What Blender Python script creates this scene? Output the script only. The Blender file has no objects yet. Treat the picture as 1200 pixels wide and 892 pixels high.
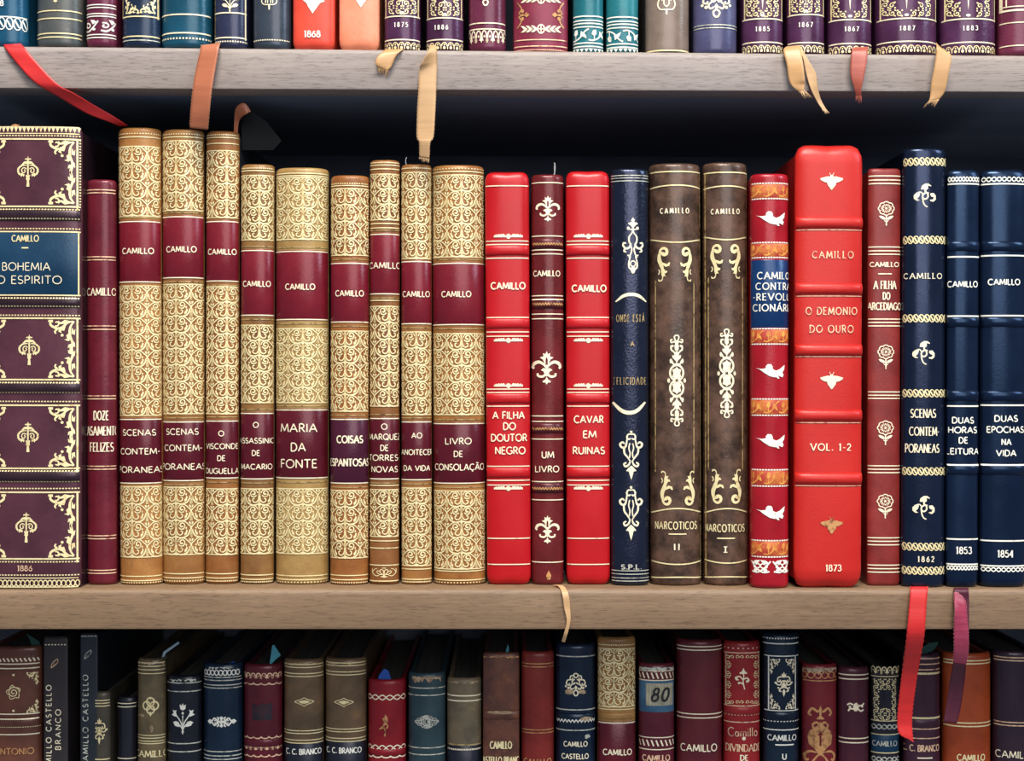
import bpy, math, random
from mathutils import Vector, geometry

scene = bpy.context.scene
COL = scene.collection
PI = math.pi

# ------------------------------------------------------------------ camera
S = 0.0004            # metres per photo pixel on the plane of the middle row's spines
D = 0.60              # camera to that plane
CX, CY = 600.0, 446.0

cam_data = bpy.data.cameras.new('camera')
cam = bpy.data.objects.new('camera', cam_data)
COL.objects.link(cam)
cam.location = (0, -D, 0)
cam.rotation_euler = (PI / 2, 0, 0)
cam_data.sensor_width = 36
cam_data.lens = 36 * D / (1200 * S)
cam_data.clip_start = 0.01
scene.camera = cam

# ------------------------------------------------------------------ world, lights, exposure
world = bpy.data.worlds.new('world')
scene.world = world
world.use_nodes = True
bg = world.node_tree.nodes['Background']
bg.inputs['Color'].default_value = (0.64, 0.76, 1.0, 1)
bg.inputs['Strength'].default_value = 0.34


def area_light(name, loc, target, sx, sy, power, color):
    l = bpy.data.lights.new(name, 'AREA')
    l.shape = 'RECTANGLE'
    l.size, l.size_y = sx, sy
    l.energy = power
    l.color = color
    o = bpy.data.objects.new(name, l)
    COL.objects.link(o)
    o.location = loc
    o.rotation_euler = (Vector(target) - Vector(loc)).to_track_quat('-Z', 'Y').to_euler()
    return o


# a tall window behind the photographer, a second one round the corner, a ceiling lamp
area_light('window_light', (0.40, -2.3, 0.95), (0, 0, 0.1), 1.35, 1.8, 38, (1.0, 0.97, 0.97))
area_light('side_window_light', (2.1, -1.25, 1.45), (0.1, 0, 0.1), 0.7, 1.2, 36, (0.68, 0.84, 1.0))
area_light('ceiling_lamp', (0.05, -1.1, 1.75), (0, 0, 0.05), 0.9, 0.5, 78, (1.0, 0.95, 0.88))

scene.view_settings.view_transform = 'Standard'
scene.view_settings.look = 'None'
scene.view_settings.gamma = 1
scene.view_settings.use_curve_mapping = False
scene.view_settings.exposure = -0.24


# ------------------------------------------------------------------ helpers: colour and materials
def lin(c):
    out = []
    for v in c[:3]:
        v = v / 255.0
        out.append(v / 12.92 if v <= 0.04045 else ((v + 0.055) / 1.055) ** 2.4)
    return (out[0], out[1], out[2], 1.0)


def new_mat(name):
    m = bpy.data.materials.new(name)
    m.use_nodes = True
    nt = m.node_tree
    return m, nt, nt.nodes['Principled BSDF']


_seed = [0]


def leather(name, c, c2=None, mottle=0.5, scale=60, rough=0.30, spec=0.50, bump=0.10, grain=900, wear=None, wear_amt=0.6, stretch=1.0, tint=None):
    """Leather: base colour mottled with c2, fine grain bump, optional scuffs in the colour wear."""
    m, nt, p = new_mat(name)
    N, Lk = nt.nodes, nt.links
    if c2 is None:
        c2 = tuple(v * 0.72 for v in c)
    rough *= 0.85
    _seed[0] += 1
    tc = N.new('ShaderNodeTexCoord')
    mp = N.new('ShaderNodeMapping')
    mp.inputs['Location'].default_value = (_seed[0] * 1.37, _seed[0] * 0.71, _seed[0] * 2.13)
    mp.inputs['Scale'].default_value = (1, 1, stretch)
    Lk.new(tc.outputs['Object'], mp.inputs['Vector'])
    n1 = N.new('ShaderNodeTexNoise')
    n1.inputs['Scale'].default_value = scale
    n1.inputs['Detail'].default_value = 6
    n1.inputs['Roughness'].default_value = 0.62
    Lk.new(mp.outputs[0], n1.inputs['Vector'])
    r = N.new('ShaderNodeValToRGB')
    r.color_ramp.elements[0].position = 0.5 - 0.22 * (1.4 - mottle)
    r.color_ramp.elements[1].position = 0.5 + 0.22 * (1.4 - mottle)
    r.color_ramp.elements[0].color = lin(c2)
    r.color_ramp.elements[1].color = lin(c)
    Lk.new(n1.outputs['Fac'], r.inputs['Fac'])
    col = r.outputs[0]
    if wear:
        n3 = N.new('ShaderNodeTexNoise')
        n3.inputs['Scale'].default_value = scale * 2.2
        n3.inputs['Detail'].default_value = 8
        n3.inputs['Roughness'].default_value = 0.7
        Lk.new(mp.outputs[0], n3.inputs['Vector'])
        r3 = N.new('ShaderNodeValToRGB')
        r3.color_ramp.elements[0].position = 0.58
        r3.color_ramp.elements[1].position = 0.70
        r3.color_ramp.elements[1].color = (wear_amt,) * 3 + (1,)
        Lk.new(n3.outputs['Fac'], r3.inputs['Fac'])
        mx = N.new('ShaderNodeMixRGB')
        mx.inputs['Color2'].default_value = lin(wear)
        Lk.new(r3.outputs[0], mx.inputs['Fac'])
        Lk.new(col, mx.inputs['Color1'])
        col = mx.outputs[0]
    Lk.new(col, p.inputs['Base Color'])
    p.inputs['Roughness'].default_value = rough
    p.inputs['Specular IOR Level'].default_value = spec
    mxc = max(c) or 1
    p.inputs['Specular Tint'].default_value = tint + (1,) if tint else tuple(0.6 + 0.4 * (v / mxc) ** 1.2 for v in c) + (1,)
    n2 = N.new('ShaderNodeTexNoise')
    n2.inputs['Scale'].default_value = grain
    n2.inputs['Detail'].default_value = 3
    Lk.new(mp.outputs[0], n2.inputs['Vector'])
    ad = N.new('ShaderNodeMath')
    ad.operation = 'MULTIPLY_ADD'
    ad.inputs[1].default_value = 1.6
    Lk.new(n1.outputs['Fac'], ad.inputs[0])
    Lk.new(n2.outputs['Fac'], ad.inputs[2])
    b = N.new('ShaderNodeBump')
    b.inputs['Strength'].default_value = bump
    b.inputs['Distance'].default_value = 0.0006
    Lk.new(ad.outputs[0], b.inputs['Height'])
    Lk.new(b.outputs[0], p.inputs['Normal'])
    rr = N.new('ShaderNodeMapRange')
    rr.inputs['To Min'].default_value = max(0.08, rough - 0.13)
    rr.inputs['To Max'].default_value = rough + 0.16
    Lk.new(n1.outputs['Fac'], rr.inputs['Value'])
    Lk.new(rr.outputs[0], p.inputs['Roughness'])
    return m


def gilt(name, c, c2, metal=0.35, rough=0.38, scale=420, bias=0.42):
    """Gold leaf, worn in small specks to the colour c2."""
    m, nt, p = new_mat(name)
    N, Lk = nt.nodes, nt.links
    tc = N.new('ShaderNodeTexCoord')
    n1 = N.new('ShaderNodeTexNoise')
    n1.inputs['Scale'].default_value = scale
    n1.inputs['Detail'].default_value = 4
    Lk.new(tc.outputs['Object'], n1.inputs['Vector'])
    r = N.new('ShaderNodeValToRGB')
    r.color_ramp.elements[0].position = bias - 0.12
    r.color_ramp.elements[1].position = bias + 0.06
    r.color_ramp.elements[0].color = lin(c2)
    r.color_ramp.elements[1].color = lin(c)
    Lk.new(n1.outputs['Fac'], r.inputs['Fac'])
    Lk.new(r.outputs[0], p.inputs['Base Color'])
    p.inputs['Metallic'].default_value = metal
    p.inputs['Roughness'].default_value = rough
    return m


def plain(name, c, rough=0.6, c2=None, scale=80, spec=0.4, stretch=(1, 1, 1), bump=0.0, detail=5, sharp=0.5):
    m, nt, p = new_mat(name)
    N, Lk = nt.nodes, nt.links
    tc = N.new('ShaderNodeTexCoord')
    mp = N.new('ShaderNodeMapping')
    mp.inputs['Scale'].default_value = stretch
    Lk.new(tc.outputs['Object'], mp.inputs['Vector'])
    n1 = N.new('ShaderNodeTexNoise')
    n1.inputs['Scale'].default_value = scale
    n1.inputs['Detail'].default_value = detail
    Lk.new(mp.outputs[0], n1.inputs['Vector'])
    r = N.new('ShaderNodeValToRGB')
    r.color_ramp.elements[0].position = 0.5 - 0.3 * (1 - sharp)
    r.color_ramp.elements[1].position = 0.5 + 0.3 * (1 - sharp)
    r.color_ramp.elements[0].color = lin(c2 or tuple(v * 0.85 for v in c))
    r.color_ramp.elements[1].color = lin(c)
    Lk.new(n1.outputs['Fac'], r.inputs['Fac'])
    Lk.new(r.outputs[0], p.inputs['Base Color'])
    p.inputs['Roughness'].default_value = rough
    p.inputs['Specular IOR Level'].default_value = spec
    if bump:
        b = N.new('ShaderNodeBump')
        b.inputs['Strength'].default_value = bump
        b.inputs['Distance'].default_value = 0.0008
        Lk.new(n1.outputs['Fac'], b.inputs['Height'])
        Lk.new(b.outputs[0], p.inputs['Normal'])
    return m


# ------------------------------------------------------------------ helpers: meshes and objects
def mesh_obj(name, verts, faces, mat, parent=None, smooth=True):
    me = bpy.data.meshes.new(name)
    me.from_pydata(verts, [], faces)
    me.validate()
    me.update()
    if smooth:
        me.polygons.foreach_set('use_smooth', [True] * len(me.polygons))
    me.materials.append(mat)
    o = bpy.data.objects.new(name, me)
    COL.objects.link(o)
    if parent:
        o.parent = parent
    return o


def thing(name, label, cat, group=None, loc=(0, 0, 0)):
    o = bpy.data.objects.new(name, None)
    COL.objects.link(o)
    o.empty_display_size = 0.01
    o.location = loc
    o['label'] = label
    o['category'] = cat
    if group:
        o['group'] = group
    return o


def box(verts, faces, x0, x1, y0, y1, z0, z1):
    b = len(verts)
    verts += [(x0, y0, z0), (x1, y0, z0), (x1, y1, z0), (x0, y1, z0), (x0, y0, z1), (x1, y0, z1), (x1, y1, z1), (x0, y1, z1)]
    faces += [tuple(b + i for i in f) for f in ((0, 3, 2, 1), (4, 5, 6, 7), (0, 1, 5, 4), (1, 2, 6, 5), (2, 3, 7, 6), (3, 0, 4, 7))]


def ray(px, py, Y):
    """The point at depth Y that the photograph shows at pixel (px, py)."""
    k = (D + Y) / D * S
    return ((px - CX) * k, (CY - py) * k)


def cat(pts, n=6):
    """Catmull-Rom through pts."""
    P = [pts[0]] + list(pts) + [pts[-1]]
    out = []
    for i in range(1, len(P) - 2):
        p0, p1, p2, p3 = P[i - 1], P[i], P[i + 1], P[i + 2]
        for k in range(n):
            t = k / n
            out.append(tuple(0.5 * ((2 * b) + (-a + c) * t + (2 * a - 5 * b + 4 * c - d) * t * t + (-a + 3 * b - 3 * c + d) * t ** 3)
                             for a, b, c, d in zip(p0, p1, p2, p3)))
    out.append(tuple(pts[-1]))
    return out


def arc(cx, cy, rx, ry, a0, a1, n=12):
    return [(cx + rx * math.cos(math.radians(a0 + (a1 - a0) * i / n)), cy + ry * math.sin(math.radians(a0 + (a1 - a0) * i / n))) for i in range(n + 1)]


def spiral(cx, cy, r0, r1, a0, a1, n=18):
    out = []
    for i in range(n + 1):
        t = i / n
        r = r0 + (r1 - r0) * t
        a = math.radians(a0 + (a1 - a0) * t)
        out.append((cx + r * math.cos(a), cy + r * math.sin(a)))
    return out


def disc(cx, cy, r, n=10, ry=None):
    return [(cx + r * math.cos(2 * PI * i / n), cy + (ry or r) * math.sin(2 * PI * i / n)) for i in range(n)]


# ------------------------------------------------------------------ the strokes of the lettering
def _glyphs():
    E = arc
    G = {}
    G['A'] = (.86, [[(0, 0), (.43, 1)], [(.43, 1), (.86, 0)], [(.17, .34), (.69, .34)]])
    G['B'] = (.6, [[(.04, 0), (.04, 1)], [(.04, 1), (.28, 1)] + E(.28, .76, .24, .24, 90, -90, 8) + [(.04, .52)], [(.04, .52), (.30, .52)] + E(.30, .26, .28, .26, 90, -90, 8) + [(.04, 0)]])
    G['C'] = (.8, [E(.46, .5, .46, .5, 48, 312, 16)])
    G['D'] = (.76, [[(.04, 0), (.04, 1)], [(.04, 1), (.26, 1)] + E(.26, .5, .48, .5, 90, -90, 12) + [(.04, 0)]])
    G['E'] = (.54, [[(.04, 0), (.04, 1)], [(.04, 1), (.52, 1)], [(.04, .52), (.46, .52)], [(.04, 0), (.54, 0)]])
    G['F'] = (.52, [[(.04, 0), (.04, 1)], [(.04, 1), (.52, 1)], [(.04, .52), (.46, .52)]])
    G['G'] = (.84, [E(.46, .5, .46, .5, 48, 325, 16), [(.84, .12), (.84, .46)], [(.84, .46), (.56, .46)]])
    G['H'] = (.74, [[(.04, 0), (.04, 1)], [(.70, 0), (.70, 1)], [(.04, .52), (.70, .52)]])
    G['I'] = (.12, [[(.06, 0), (.06, 1)]])
    G['J'] = (.4, [[(.34, 1), (.34, .22)] + E(.17, .22, .17, .22, 0, -150, 6)])
    G['L'] = (.52, [[(.04, 0), (.04, 1)], [(.04, 0), (.52, 0)]])
    G['M'] = (.98, [[(0, 0), (.12, 1)], [(.12, 1), (.49, .12)], [(.49, .12), (.86, 1)], [(.86, 1), (.98, 0)]])
    G['N'] = (.76, [[(.04, 0), (.04, 1)], [(.04, 1), (.72, 0)], [(.72, 0), (.72, 1)]])
    G['O'] = (.94, [E(.47, .5, .47, .5, 90, 450, 20)])
    G['P'] = (.56, [[(.04, 0), (.04, 1)], [(.04, 1), (.28, 1)] + E(.28, .74, .26, .26, 90, -90, 8) + [(.04, .48)]])
    G['Q'] = (.94, [E(.47, .5, .47, .5, 90, 450, 20), [(.5, .28), (.92, -.08)]])
    G['R'] = (.62, [[(.04, 0), (.04, 1)], [(.04, 1), (.28, 1)] + E(.28, .74, .26, .26, 90, -90, 8) + [(.04, .48)], [(.26, .48), (.62, 0)]])
    G['S'] = (.54, [E(.27, .745, .24, .255, 35, 270, 10) + E(.27, .25, .27, .25, 85, -150, 10)])
    G['T'] = (.68, [[(.34, 0), (.34, 1)], [(0, 1), (.68, 1)]])
    G['U'] = (.72, [[(.04, 1), (.04, .32)] + E(.36, .32, .32, .32, 180, 360, 10) + [(.68, 1)]])
    G['V'] = (.82, [[(0, 1), (.41, 0)], [(.41, 0), (.82, 1)]])
    G['X'] = (.7, [[(0, 0), (.7, 1)], [(0, 1), (.7, 0)]])
    G['Y'] = (.74, [[(0, 1), (.37, .48)], [(.37, .48), (.74, 1)], [(.37, .48), (.37, 0)]])
    G['Z'] = (.62, [[(.02, 1), (.6, 1)], [(.6, 1), (.0, 0)], [(.0, 0), (.62, 0)]])
    G['-'] = (.34, [[(.02, .42), (.32, .42)]])
    G['.'] = (.14, [[(.07, 0), (.07, .14)]])
    G[' '] = (.34, [])
    G['Ç'] = (.8, G['C'][1] + [[(.48, 0), (.54, -.12), (.38, -.24)]])
    G['Ã'] = (.86, G['A'][1] + [cat([(.2, 1.14), (.34, 1.24), (.52, 1.14), (.66, 1.24)], 4)])
    G['Á'] = (.86, G['A'][1] + [[(.4, 1.1), (.58, 1.3)]])
    G['0'] = (.6, [E(.3, .5, .28, .5, 90, 450, 16)])
    G['1'] = (.3, [[(.18, 0), (.18, 1)], [(.18, 1), (.0, .84)]])
    G['2'] = (.56, [E(.27, .72, .25, .28, 165, -20, 9) + [(.0, 0)], [(.0, 0), (.56, 0)]])
    G['3'] = (.54, [E(.25, .75, .23, .25, 150, -80, 8), E(.25, .27, .27, .27, 85, -150, 9)])
    G['4'] = (.58, [[(.42, 0), (.42, 1)], [(.42, 1), (.0, .28)], [(.0, .28), (.58, .28)]])
    G['5'] = (.54, [[(.48, 1), (.1, 1)], [(.1, 1), (.06, .58)] + E(.25, .32, .27, .32, 110, -150, 10)])
    G['6'] = (.56, [E(.28, .3, .26, .3, 90, 450, 12), [(.46, 1), (.2, .78), (.04, .42)]])
    G['7'] = (.54, [[(0, 1), (.54, 1)], [(.54, 1), (.18, 0)]])
    G['8'] = (.54, [E(.27, .76, .21, .24, 90, 450, 12), E(.27, .27, .26, .27, 90, 450, 12)])
    G['a'] = (.5, [E(.22, .28, .22, .28, 90, 450, 12), [(.46, .58), (.46, 0)]])
    G['m'] = (.8, [[(.04, 0), (.04, .58)], [(.04, .4)] + E(.22, .38, .18, .2, 160, 0, 6) + [(.40, 0)], [(.40, .4)] + E(.58, .38, .18, .2, 160, 0, 6) + [(.76, 0)]])
    G['i'] = (.12, [[(.06, 0), (.06, .58)], [(.06, .78), (.06, .90)]])
    G['l'] = (.12, [[(.06, 0), (.06, 1)]])
    G['o'] = (.56, [E(.28, .29, .26, .29, 90, 450, 12)])
    return G


GLYPHS = _glyphs()
ORNAMENT_NAMES = {}


# ------------------------------------------------------------------ a book
class Book:
    def __init__(self, xl, xr, ytop, ybot, mat, label, group, xlt=None, xrt=None, zb=None, Y0=None, depth=0.118,
                 bulge=0.64, p=2.1, cap=0.0014, board=None, gold=None, pages=None, inset=0.0006, foot=None):
        """xl, xr, ytop, ybot: the spine's outline in the photo at its foot (xlt, xrt: at its head)."""
        xlt = xl if xlt is None else xlt
        xrt = xr if xrt is None else xrt
        if Y0 is None:                                   # stands on a shelf of known height: the foot's pixel gives the distance
            Y0 = D * ((-zb / S) / (ybot - CY) - 1)
        if zb is None:
            zb = ray(0, ybot, Y0)[1]
        self.Y0, self.zb = Y0, zb
        self.a = 0.25 * ((xr - xl) + (xrt - xlt)) * S * (D + Y0) / D
        self.b = min(self.a * bulge, 0.013)
        ye = Y0 + self.b * 0.75
        self.a = (0.25 * ((xr - xl) + (xrt - xlt)) - 0.4) * S * (D + ye) / D
        a = self.a
        xb = 0.5 * (ray(xl, 0, ye)[0] + ray(xr, 0, ye)[0])
        xt = 0.5 * (ray(xlt, 0, ye)[0] + ray(xrt, 0, ye)[0])
        self.H = ray(0, ytop, Y0)[1] - zb
        self.tan = (xt - xb) / self.H
        self.xc = xb
        self.p = p
        self.mat = mat
        self.px = S * (D + Y0) / D                      # metres per photo pixel at the spine
        self.root = thing('leather_book', label, 'book', group, (xb, Y0, zb))
        self.root.rotation_euler = (0, math.atan(self.tan), 0)
        self.cap = cap
        self.bands, self.labels = [], []
        self.geo = {}
        self.serial = 0
        self.gold = gold
        # arc table
        n = 160
        self.us = [a * math.sin(PI / 2 * (-1 + 2 * i / n)) for i in range(n + 1)]
        self.ss = [0.0]
        for i in range(n):
            self.ss.append(self.ss[-1] + math.hypot(self.us[i + 1] - self.us[i], self.y(self.us[i + 1]) - self.y(self.us[i])))
        h = self.ss[-1] / 2
        self.ss = [s - h for s in self.ss]
        self.smax = h
        self._spine(cap)
        self._case(board or mat, depth, inset, pages)

    # -- surface
    def y(self, u):
        t = min(1.0, abs(u) / self.a)
        return self.b * (1 - (1 - t ** self.p) ** (1 / self.p))

    def surf(self, u, z):
        y = self.y(u)
        for zc, hw, hh in self.bands:
            t = abs(z - zc) / hw
            if t < 1:
                y -= hh * math.sqrt(1 - t * t)
        return y

    def s2u(self, s):
        if s <= self.ss[0] or s >= self.ss[-1]:
            return math.copysign(self.a, s)
        lo, hi = 0, len(self.ss) - 1
        while hi - lo > 1:
            m = (lo + hi) // 2
            if self.ss[m] <= s:
                lo = m
            else:
                hi = m
        t = (s - self.ss[lo]) / (self.ss[hi] - self.ss[lo])
        return self.us[lo] + t * (self.us[hi] - self.us[lo])

    def u2s(self, u):
        u = max(-self.a, min(self.a, u))
        lo, hi = 0, len(self.us) - 1
        while hi - lo > 1:
            m = (lo + hi) // 2
            if self.us[m] <= u:
                lo = m
            else:
                hi = m
        t = (u - self.us[lo]) / (self.us[hi] - self.us[lo])
        return self.ss[lo] + t * (self.ss[hi] - self.ss[lo])

    def local(self, px, py):
        Y = self.Y0
        for _ in range(4):
            X, Z = ray(px, py, Y)
            z = Z - self.zb
            u = X - self.xc - z * self.tan
            Y = self.Y0 + self.y(u)
        return u, z

    def zc(self, py):
        return ray(0, py, self.Y0)[1] - self.zb

    # -- body
    def _spine(self, cap):
        a, b, H = self.a, self.b, self.H
        n = 36
        rings = [(0.0, cap), (cap * 0.3, cap * 0.45), (cap, 0.06 * cap), (cap * 1.8, 0.0)]
        m = 14
        rings += [(cap * 1.8 + (H - cap * 3.6) * i / m, 0.0) for i in range(1, m)]
        rings += [(H - cap * 1.8, 0.0), (H - cap, 0.06 * cap), (H - cap * 0.3, cap * 0.45), (H, cap), (H - 0.0006, cap + 0.0012), (H - 0.006, cap + 0.0014)]
        verts, faces = [], []
        for z, d in rings:
            for i in range(n + 1):
                t = math.sin(PI / 2 * (-1 + 2 * i / n))
                u = a * t * (1 - d / a * 0.8)
                verts.append((u, self.y(a * t) + d * (1 - 0.55 * abs(t)), z))
        w = n + 1
        for r in range(len(rings) - 1):
            for i in range(n):
                faces.append((r * w + i, r * w + i + 1, (r + 1) * w + i + 1, (r + 1) * w + i))
        faces.append(tuple(reversed(range(w))))
        self.spine = mesh_obj('spine', verts, faces, self.mat, self.root)

    def _case(self, mat, depth, inset, pages):
        a, b, H = self.a, self.b, self.H
        t = min(0.0022, a * 0.3)
        for sgn in (-1, 1):
            verts, faces = [], []
            xo, xi = sgn * (a - inset), sgn * (a - inset - t)
            r = 0.0006
            prof = [(xi, b + 0.0006), (xo - sgn * r, b + 0.0006), (xo, b + 0.0006 + r), (xo, depth - r), (xo - sgn * r, depth), (xi, depth)]
            k = len(prof)
            for z in (0.0 if self.cap < 0.0025 else self.cap * 0.8, H - max(0.0008, self.cap * 0.9)):
                verts += [(x, y, z) for x, y in prof]
            for i in range(k):
                j = (i + 1) % k
                faces.append((i, j, j + k, i + k))
            faces += [tuple(reversed(range(k))), tuple(range(k, 2 * k))]
            if sgn < 0:
                faces = [tuple(reversed(f)) for f in faces]
            mesh_obj('cover_board', verts, faces, mat, self.root, smooth=False)
        # page block: its back rounded like the spine
        xi = a - inset - t - 0.0001
        n = 10
        prof = [(xi * (-1 + 2 * i / n), self.y(0.9 * a * (-1 + 2 * i / n)) + 0.0032) for i in range(n + 1)]
        prof += [(xi, depth - 0.004), (-xi, depth - 0.004)]
        k = len(prof)
        verts = [(x, y, z) for z in (0.0025, H - 0.0035) for x, y in prof]
        faces = [(i, (i + 1) % k, (i + 1) % k + k, i + k) for i in range(k)]
        faces += [tuple(reversed(range(k))), tuple(range(k, 2 * k))]
        mesh_obj('page_block', verts, faces, pages or PAGES, self.root, smooth=False)

    def label(self, y0, y1, mat, name='title_label', f=0.985, x0=None, x1=None, text=None):
        """A leather or paper label glued on the spine between two photo heights."""
        z0, z1 = self.zc(y1), self.zc(y0)
        if x0 is not None:
            u0, u1 = self.local(x0, (y0 + y1) / 2)[0], self.local(x1, (y0 + y1) / 2)[0]
        else:
            u0, u1 = -f * self.a, f * self.a
        n = 34
        verts, faces = [], []
        s0, s1 = self.u2s(u0), self.u2s(u1)
        for z, d in ((z0, 0.0), (z0 + 0.0003, 0.00016), (z1 - 0.0003, 0.00016), (z1, 0.0)):
            for i in range(n + 1):
                u = self.s2u(s0 + (s1 - s0) * i / n)
                verts.append((u, self.surf(u, z) - d, z))
        w = n + 1
        for r in range(3):
            for i in range(n):
                faces.append((r * w + i, r * w + i + 1, (r + 1) * w + i + 1, (r + 1) * w + i))
        o = mesh_obj(name, verts, faces, mat, self.root)
        self.labels.append((z0, z1, o))
        if text:
            o['label'] = text
        return o

    def band(self, py, hw=6, hh=2.2, mat=None, f=0.99):
        """A raised band (hw, hh in photo pixels)."""
        z, hw, hh = self.zc(py), hw * self.px, hh * self.px
        n, m = 34, 8
        verts, faces = [], []
        for j in range(m + 1):
            t = -math.cos(PI * j / m)
            for i in range(n + 1):
                u = f * self.a * math.sin(PI / 2 * (-1 + 2 * i / n))
                verts.append((u, self.y(u) - hh * math.sqrt(max(0, 1 - t * t)) + (0.0003 if j in (0, m) else 0), z + t * hw))
        w = n + 1
        for r in range(m):
            for i in range(n):
                faces.append((r * w + i, r * w + i + 1, (r + 1) * w + i + 1, (r + 1) * w + i))
        mesh_obj('raised_band', verts, faces, mat or self.mat, self.root)
        self.bands.append((z, hw, hh))

    # -- drawing
    def _acc(self, key):
        return self.geo.setdefault(key, ([], []))

    def _pt(self, key, u, z, eps):
        V = self.geo[key][0]
        V.append((u, self.surf(u, z) - eps, z))
        return len(V) - 1

    def stroke(self, pts, w, key, fm=None, eps=0.0003):
        """pts in metres (or in the plane fm maps from), w: width or a tuple of widths along it."""
        if len(pts) < 2:
            return
        self._acc(key)
        lim = 0.0007
        L = [0.0]
        for i in range(len(pts) - 1):
            L.append(L[-1] + math.hypot(pts[i + 1][0] - pts[i][0], pts[i + 1][1] - pts[i][1]))
        tot = L[-1] or 1e-9
        ws = w if isinstance(w, (tuple, list)) else (w, w)

        def wid(t):
            x = t * (len(ws) - 1)
            i = min(int(x), len(ws) - 2)
            return ws[i] + (ws[i + 1] - ws[i]) * (x - i)
        P, T = [], []
        for i in range(len(pts) - 1):
            n = max(1, int(math.ceil((L[i + 1] - L[i]) / lim)))
            for k in range(n):
                f = k / n
                P.append((pts[i][0] + (pts[i + 1][0] - pts[i][0]) * f, pts[i][1] + (pts[i + 1][1] - pts[i][1]) * f))
                T.append((L[i] + (L[i + 1] - L[i]) * f) / tot)
        P.append(pts[-1])
        T.append(1.0)
        m = len(P)
        F = self.geo[key][1]
        prev = None
        amax = 0.992 * self.a
        for i in range(m):
            q0, q1 = P[max(0, i - 1)], P[min(m - 1, i + 1)]
            dx, dz = q1[0] - q0[0], q1[1] - q0[1]
            l = math.hypot(dx, dz) or 1e-9
            h = wid(T[i]) / 2
            if 0 < i < m - 1:
                e0 = (P[i][0] - P[i - 1][0], P[i][1] - P[i - 1][1])
                le = math.hypot(*e0) or 1e-9
                c = max(0.6, (e0[0] * dx + e0[1] * dz) / (le * l))
                h /= c
            nx, nz = -dz / l * h, dx / l * h
            A, B = (P[i][0] + nx, P[i][1] + nz), (P[i][0] - nx, P[i][1] - nz)
            if fm:
                A, B = fm(*A), fm(*B)
            if A is None or B is None or abs(A[0]) > amax or abs(B[0]) > amax:
                prev = None
                continue
            cur = (self._pt(key, A[0], A[1], eps), self._pt(key, B[0], B[1], eps))
            if prev:
                F.append((prev[0], prev[1], cur[1], cur[0]))
            prev = cur

    def fill(self, poly, key, fm=None, eps=0.0003):
        self._acc(key)
        tris = geometry.tessellate_polygon([[Vector((x, z, 0)) for x, z in poly]])
        F = self.geo[key][1]
        amax = 0.992 * self.a
        stack = [tuple(poly[i] for i in t) for t in tris]
        lim = 0.0011
        while stack:
            a, b, c = stack.pop()
            ls = [math.hypot(a[0] - b[0], a[1] - b[1]), math.hypot(b[0] - c[0], b[1] - c[1]), math.hypot(c[0] - a[0], c[1] - a[1])]
            mx = max(ls)
            if mx > lim:
                if ls[0] == mx:
                    m = ((a[0] + b[0]) / 2, (a[1] + b[1]) / 2)
                    stack += [(a, m, c), (m, b, c)]
                elif ls[1] == mx:
                    m = ((b[0] + c[0]) / 2, (b[1] + c[1]) / 2)
                    stack += [(a, b, m), (a, m, c)]
                else:
                    m = ((a[0] + c[0]) / 2, (a[1] + c[1]) / 2)
                    stack += [(a, b, m), (m, b, c)]
                continue
            if (b[0] - a[0]) * (c[1] - a[1]) - (b[1] - a[1]) * (c[0] - a[0]) < 0:
                b, c = c, b
            q = [fm(*v) if fm else v for v in (a, b, c)]
            if any(v is None or abs(v[0]) > amax for v in q):
                continue
            F.append(tuple(self._pt(key, v[0], v[1], eps) for v in q))

    def k(self, key):
        return key or self.gold

    # horizontal line, doubled lines, dotted lines: heights in photo pixels
    def h(self, *ys, t=1.3, f=0.96, key=None, sag=0.0):
        for y in ys:
            z = self.zc(y)
            n = 30
            us = [self.s2u(self.smax * f * (-1 + 2 * i / n)) for i in range(n + 1)]
            self.stroke([(u, z - sag * self.px * (u / self.a) ** 2) for u in us], 0.92 * t * self.px, self.k(key))

    def v(self, px, y0, y1, t=1.2, key=None):
        u0, z0 = self.local(px, y0)
        u1, z1 = self.local(px, y1)
        self.stroke([(u0, z0), (u1, z1)], t * self.px, ('gold_frame', self.k(key)))

    def vf(self, f, y0, y1, t=1.2, key=None):
        u = f * self.a
        self.stroke([(u, self.zc(y0)), (u, self.zc(y1))], t * self.px, ('gold_frame', self.k(key)))

    def fs(self, s, z):
        if abs(s) > self.smax:
            return None
        return self.s2u(s), z

    def rep(self, tmpl, py, n, h, f=0.95, key=None, flip=False):
        """A template in cells x 0..1, y -.5...5 repeated n times round the spine at one height."""
        z = self.zc(py)
        tot = 2 * self.smax * f
        cw = tot / n
        hh = h * self.px * (-1 if flip else 1)
        for i in range(n):
            for kind, pts, w in tmpl:
                q = [(-tot / 2 + (i + x) * cw, z + y * hh) for x, y in pts]
                if kind == 's':
                    ww = tuple(v * self.px for v in w) if isinstance(w, tuple) else w * self.px
                    self.stroke(q, ww, self.k(key), self.fs)
                else:
                    self.fill(q, self.k(key), self.fs)

    def dots(self, py, n, w=2.2, h=1.4, f=0.95, key=None):
        cw = 2 * self.smax * f / self.px / n
        x = min(0.48, w / cw / 2)
        self.rep([('f', [(.5 - x, -.5), (.5 + x, -.5), (.5 + x, .5), (.5 - x, .5)], 0)], py, n, h, f, key)

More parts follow.
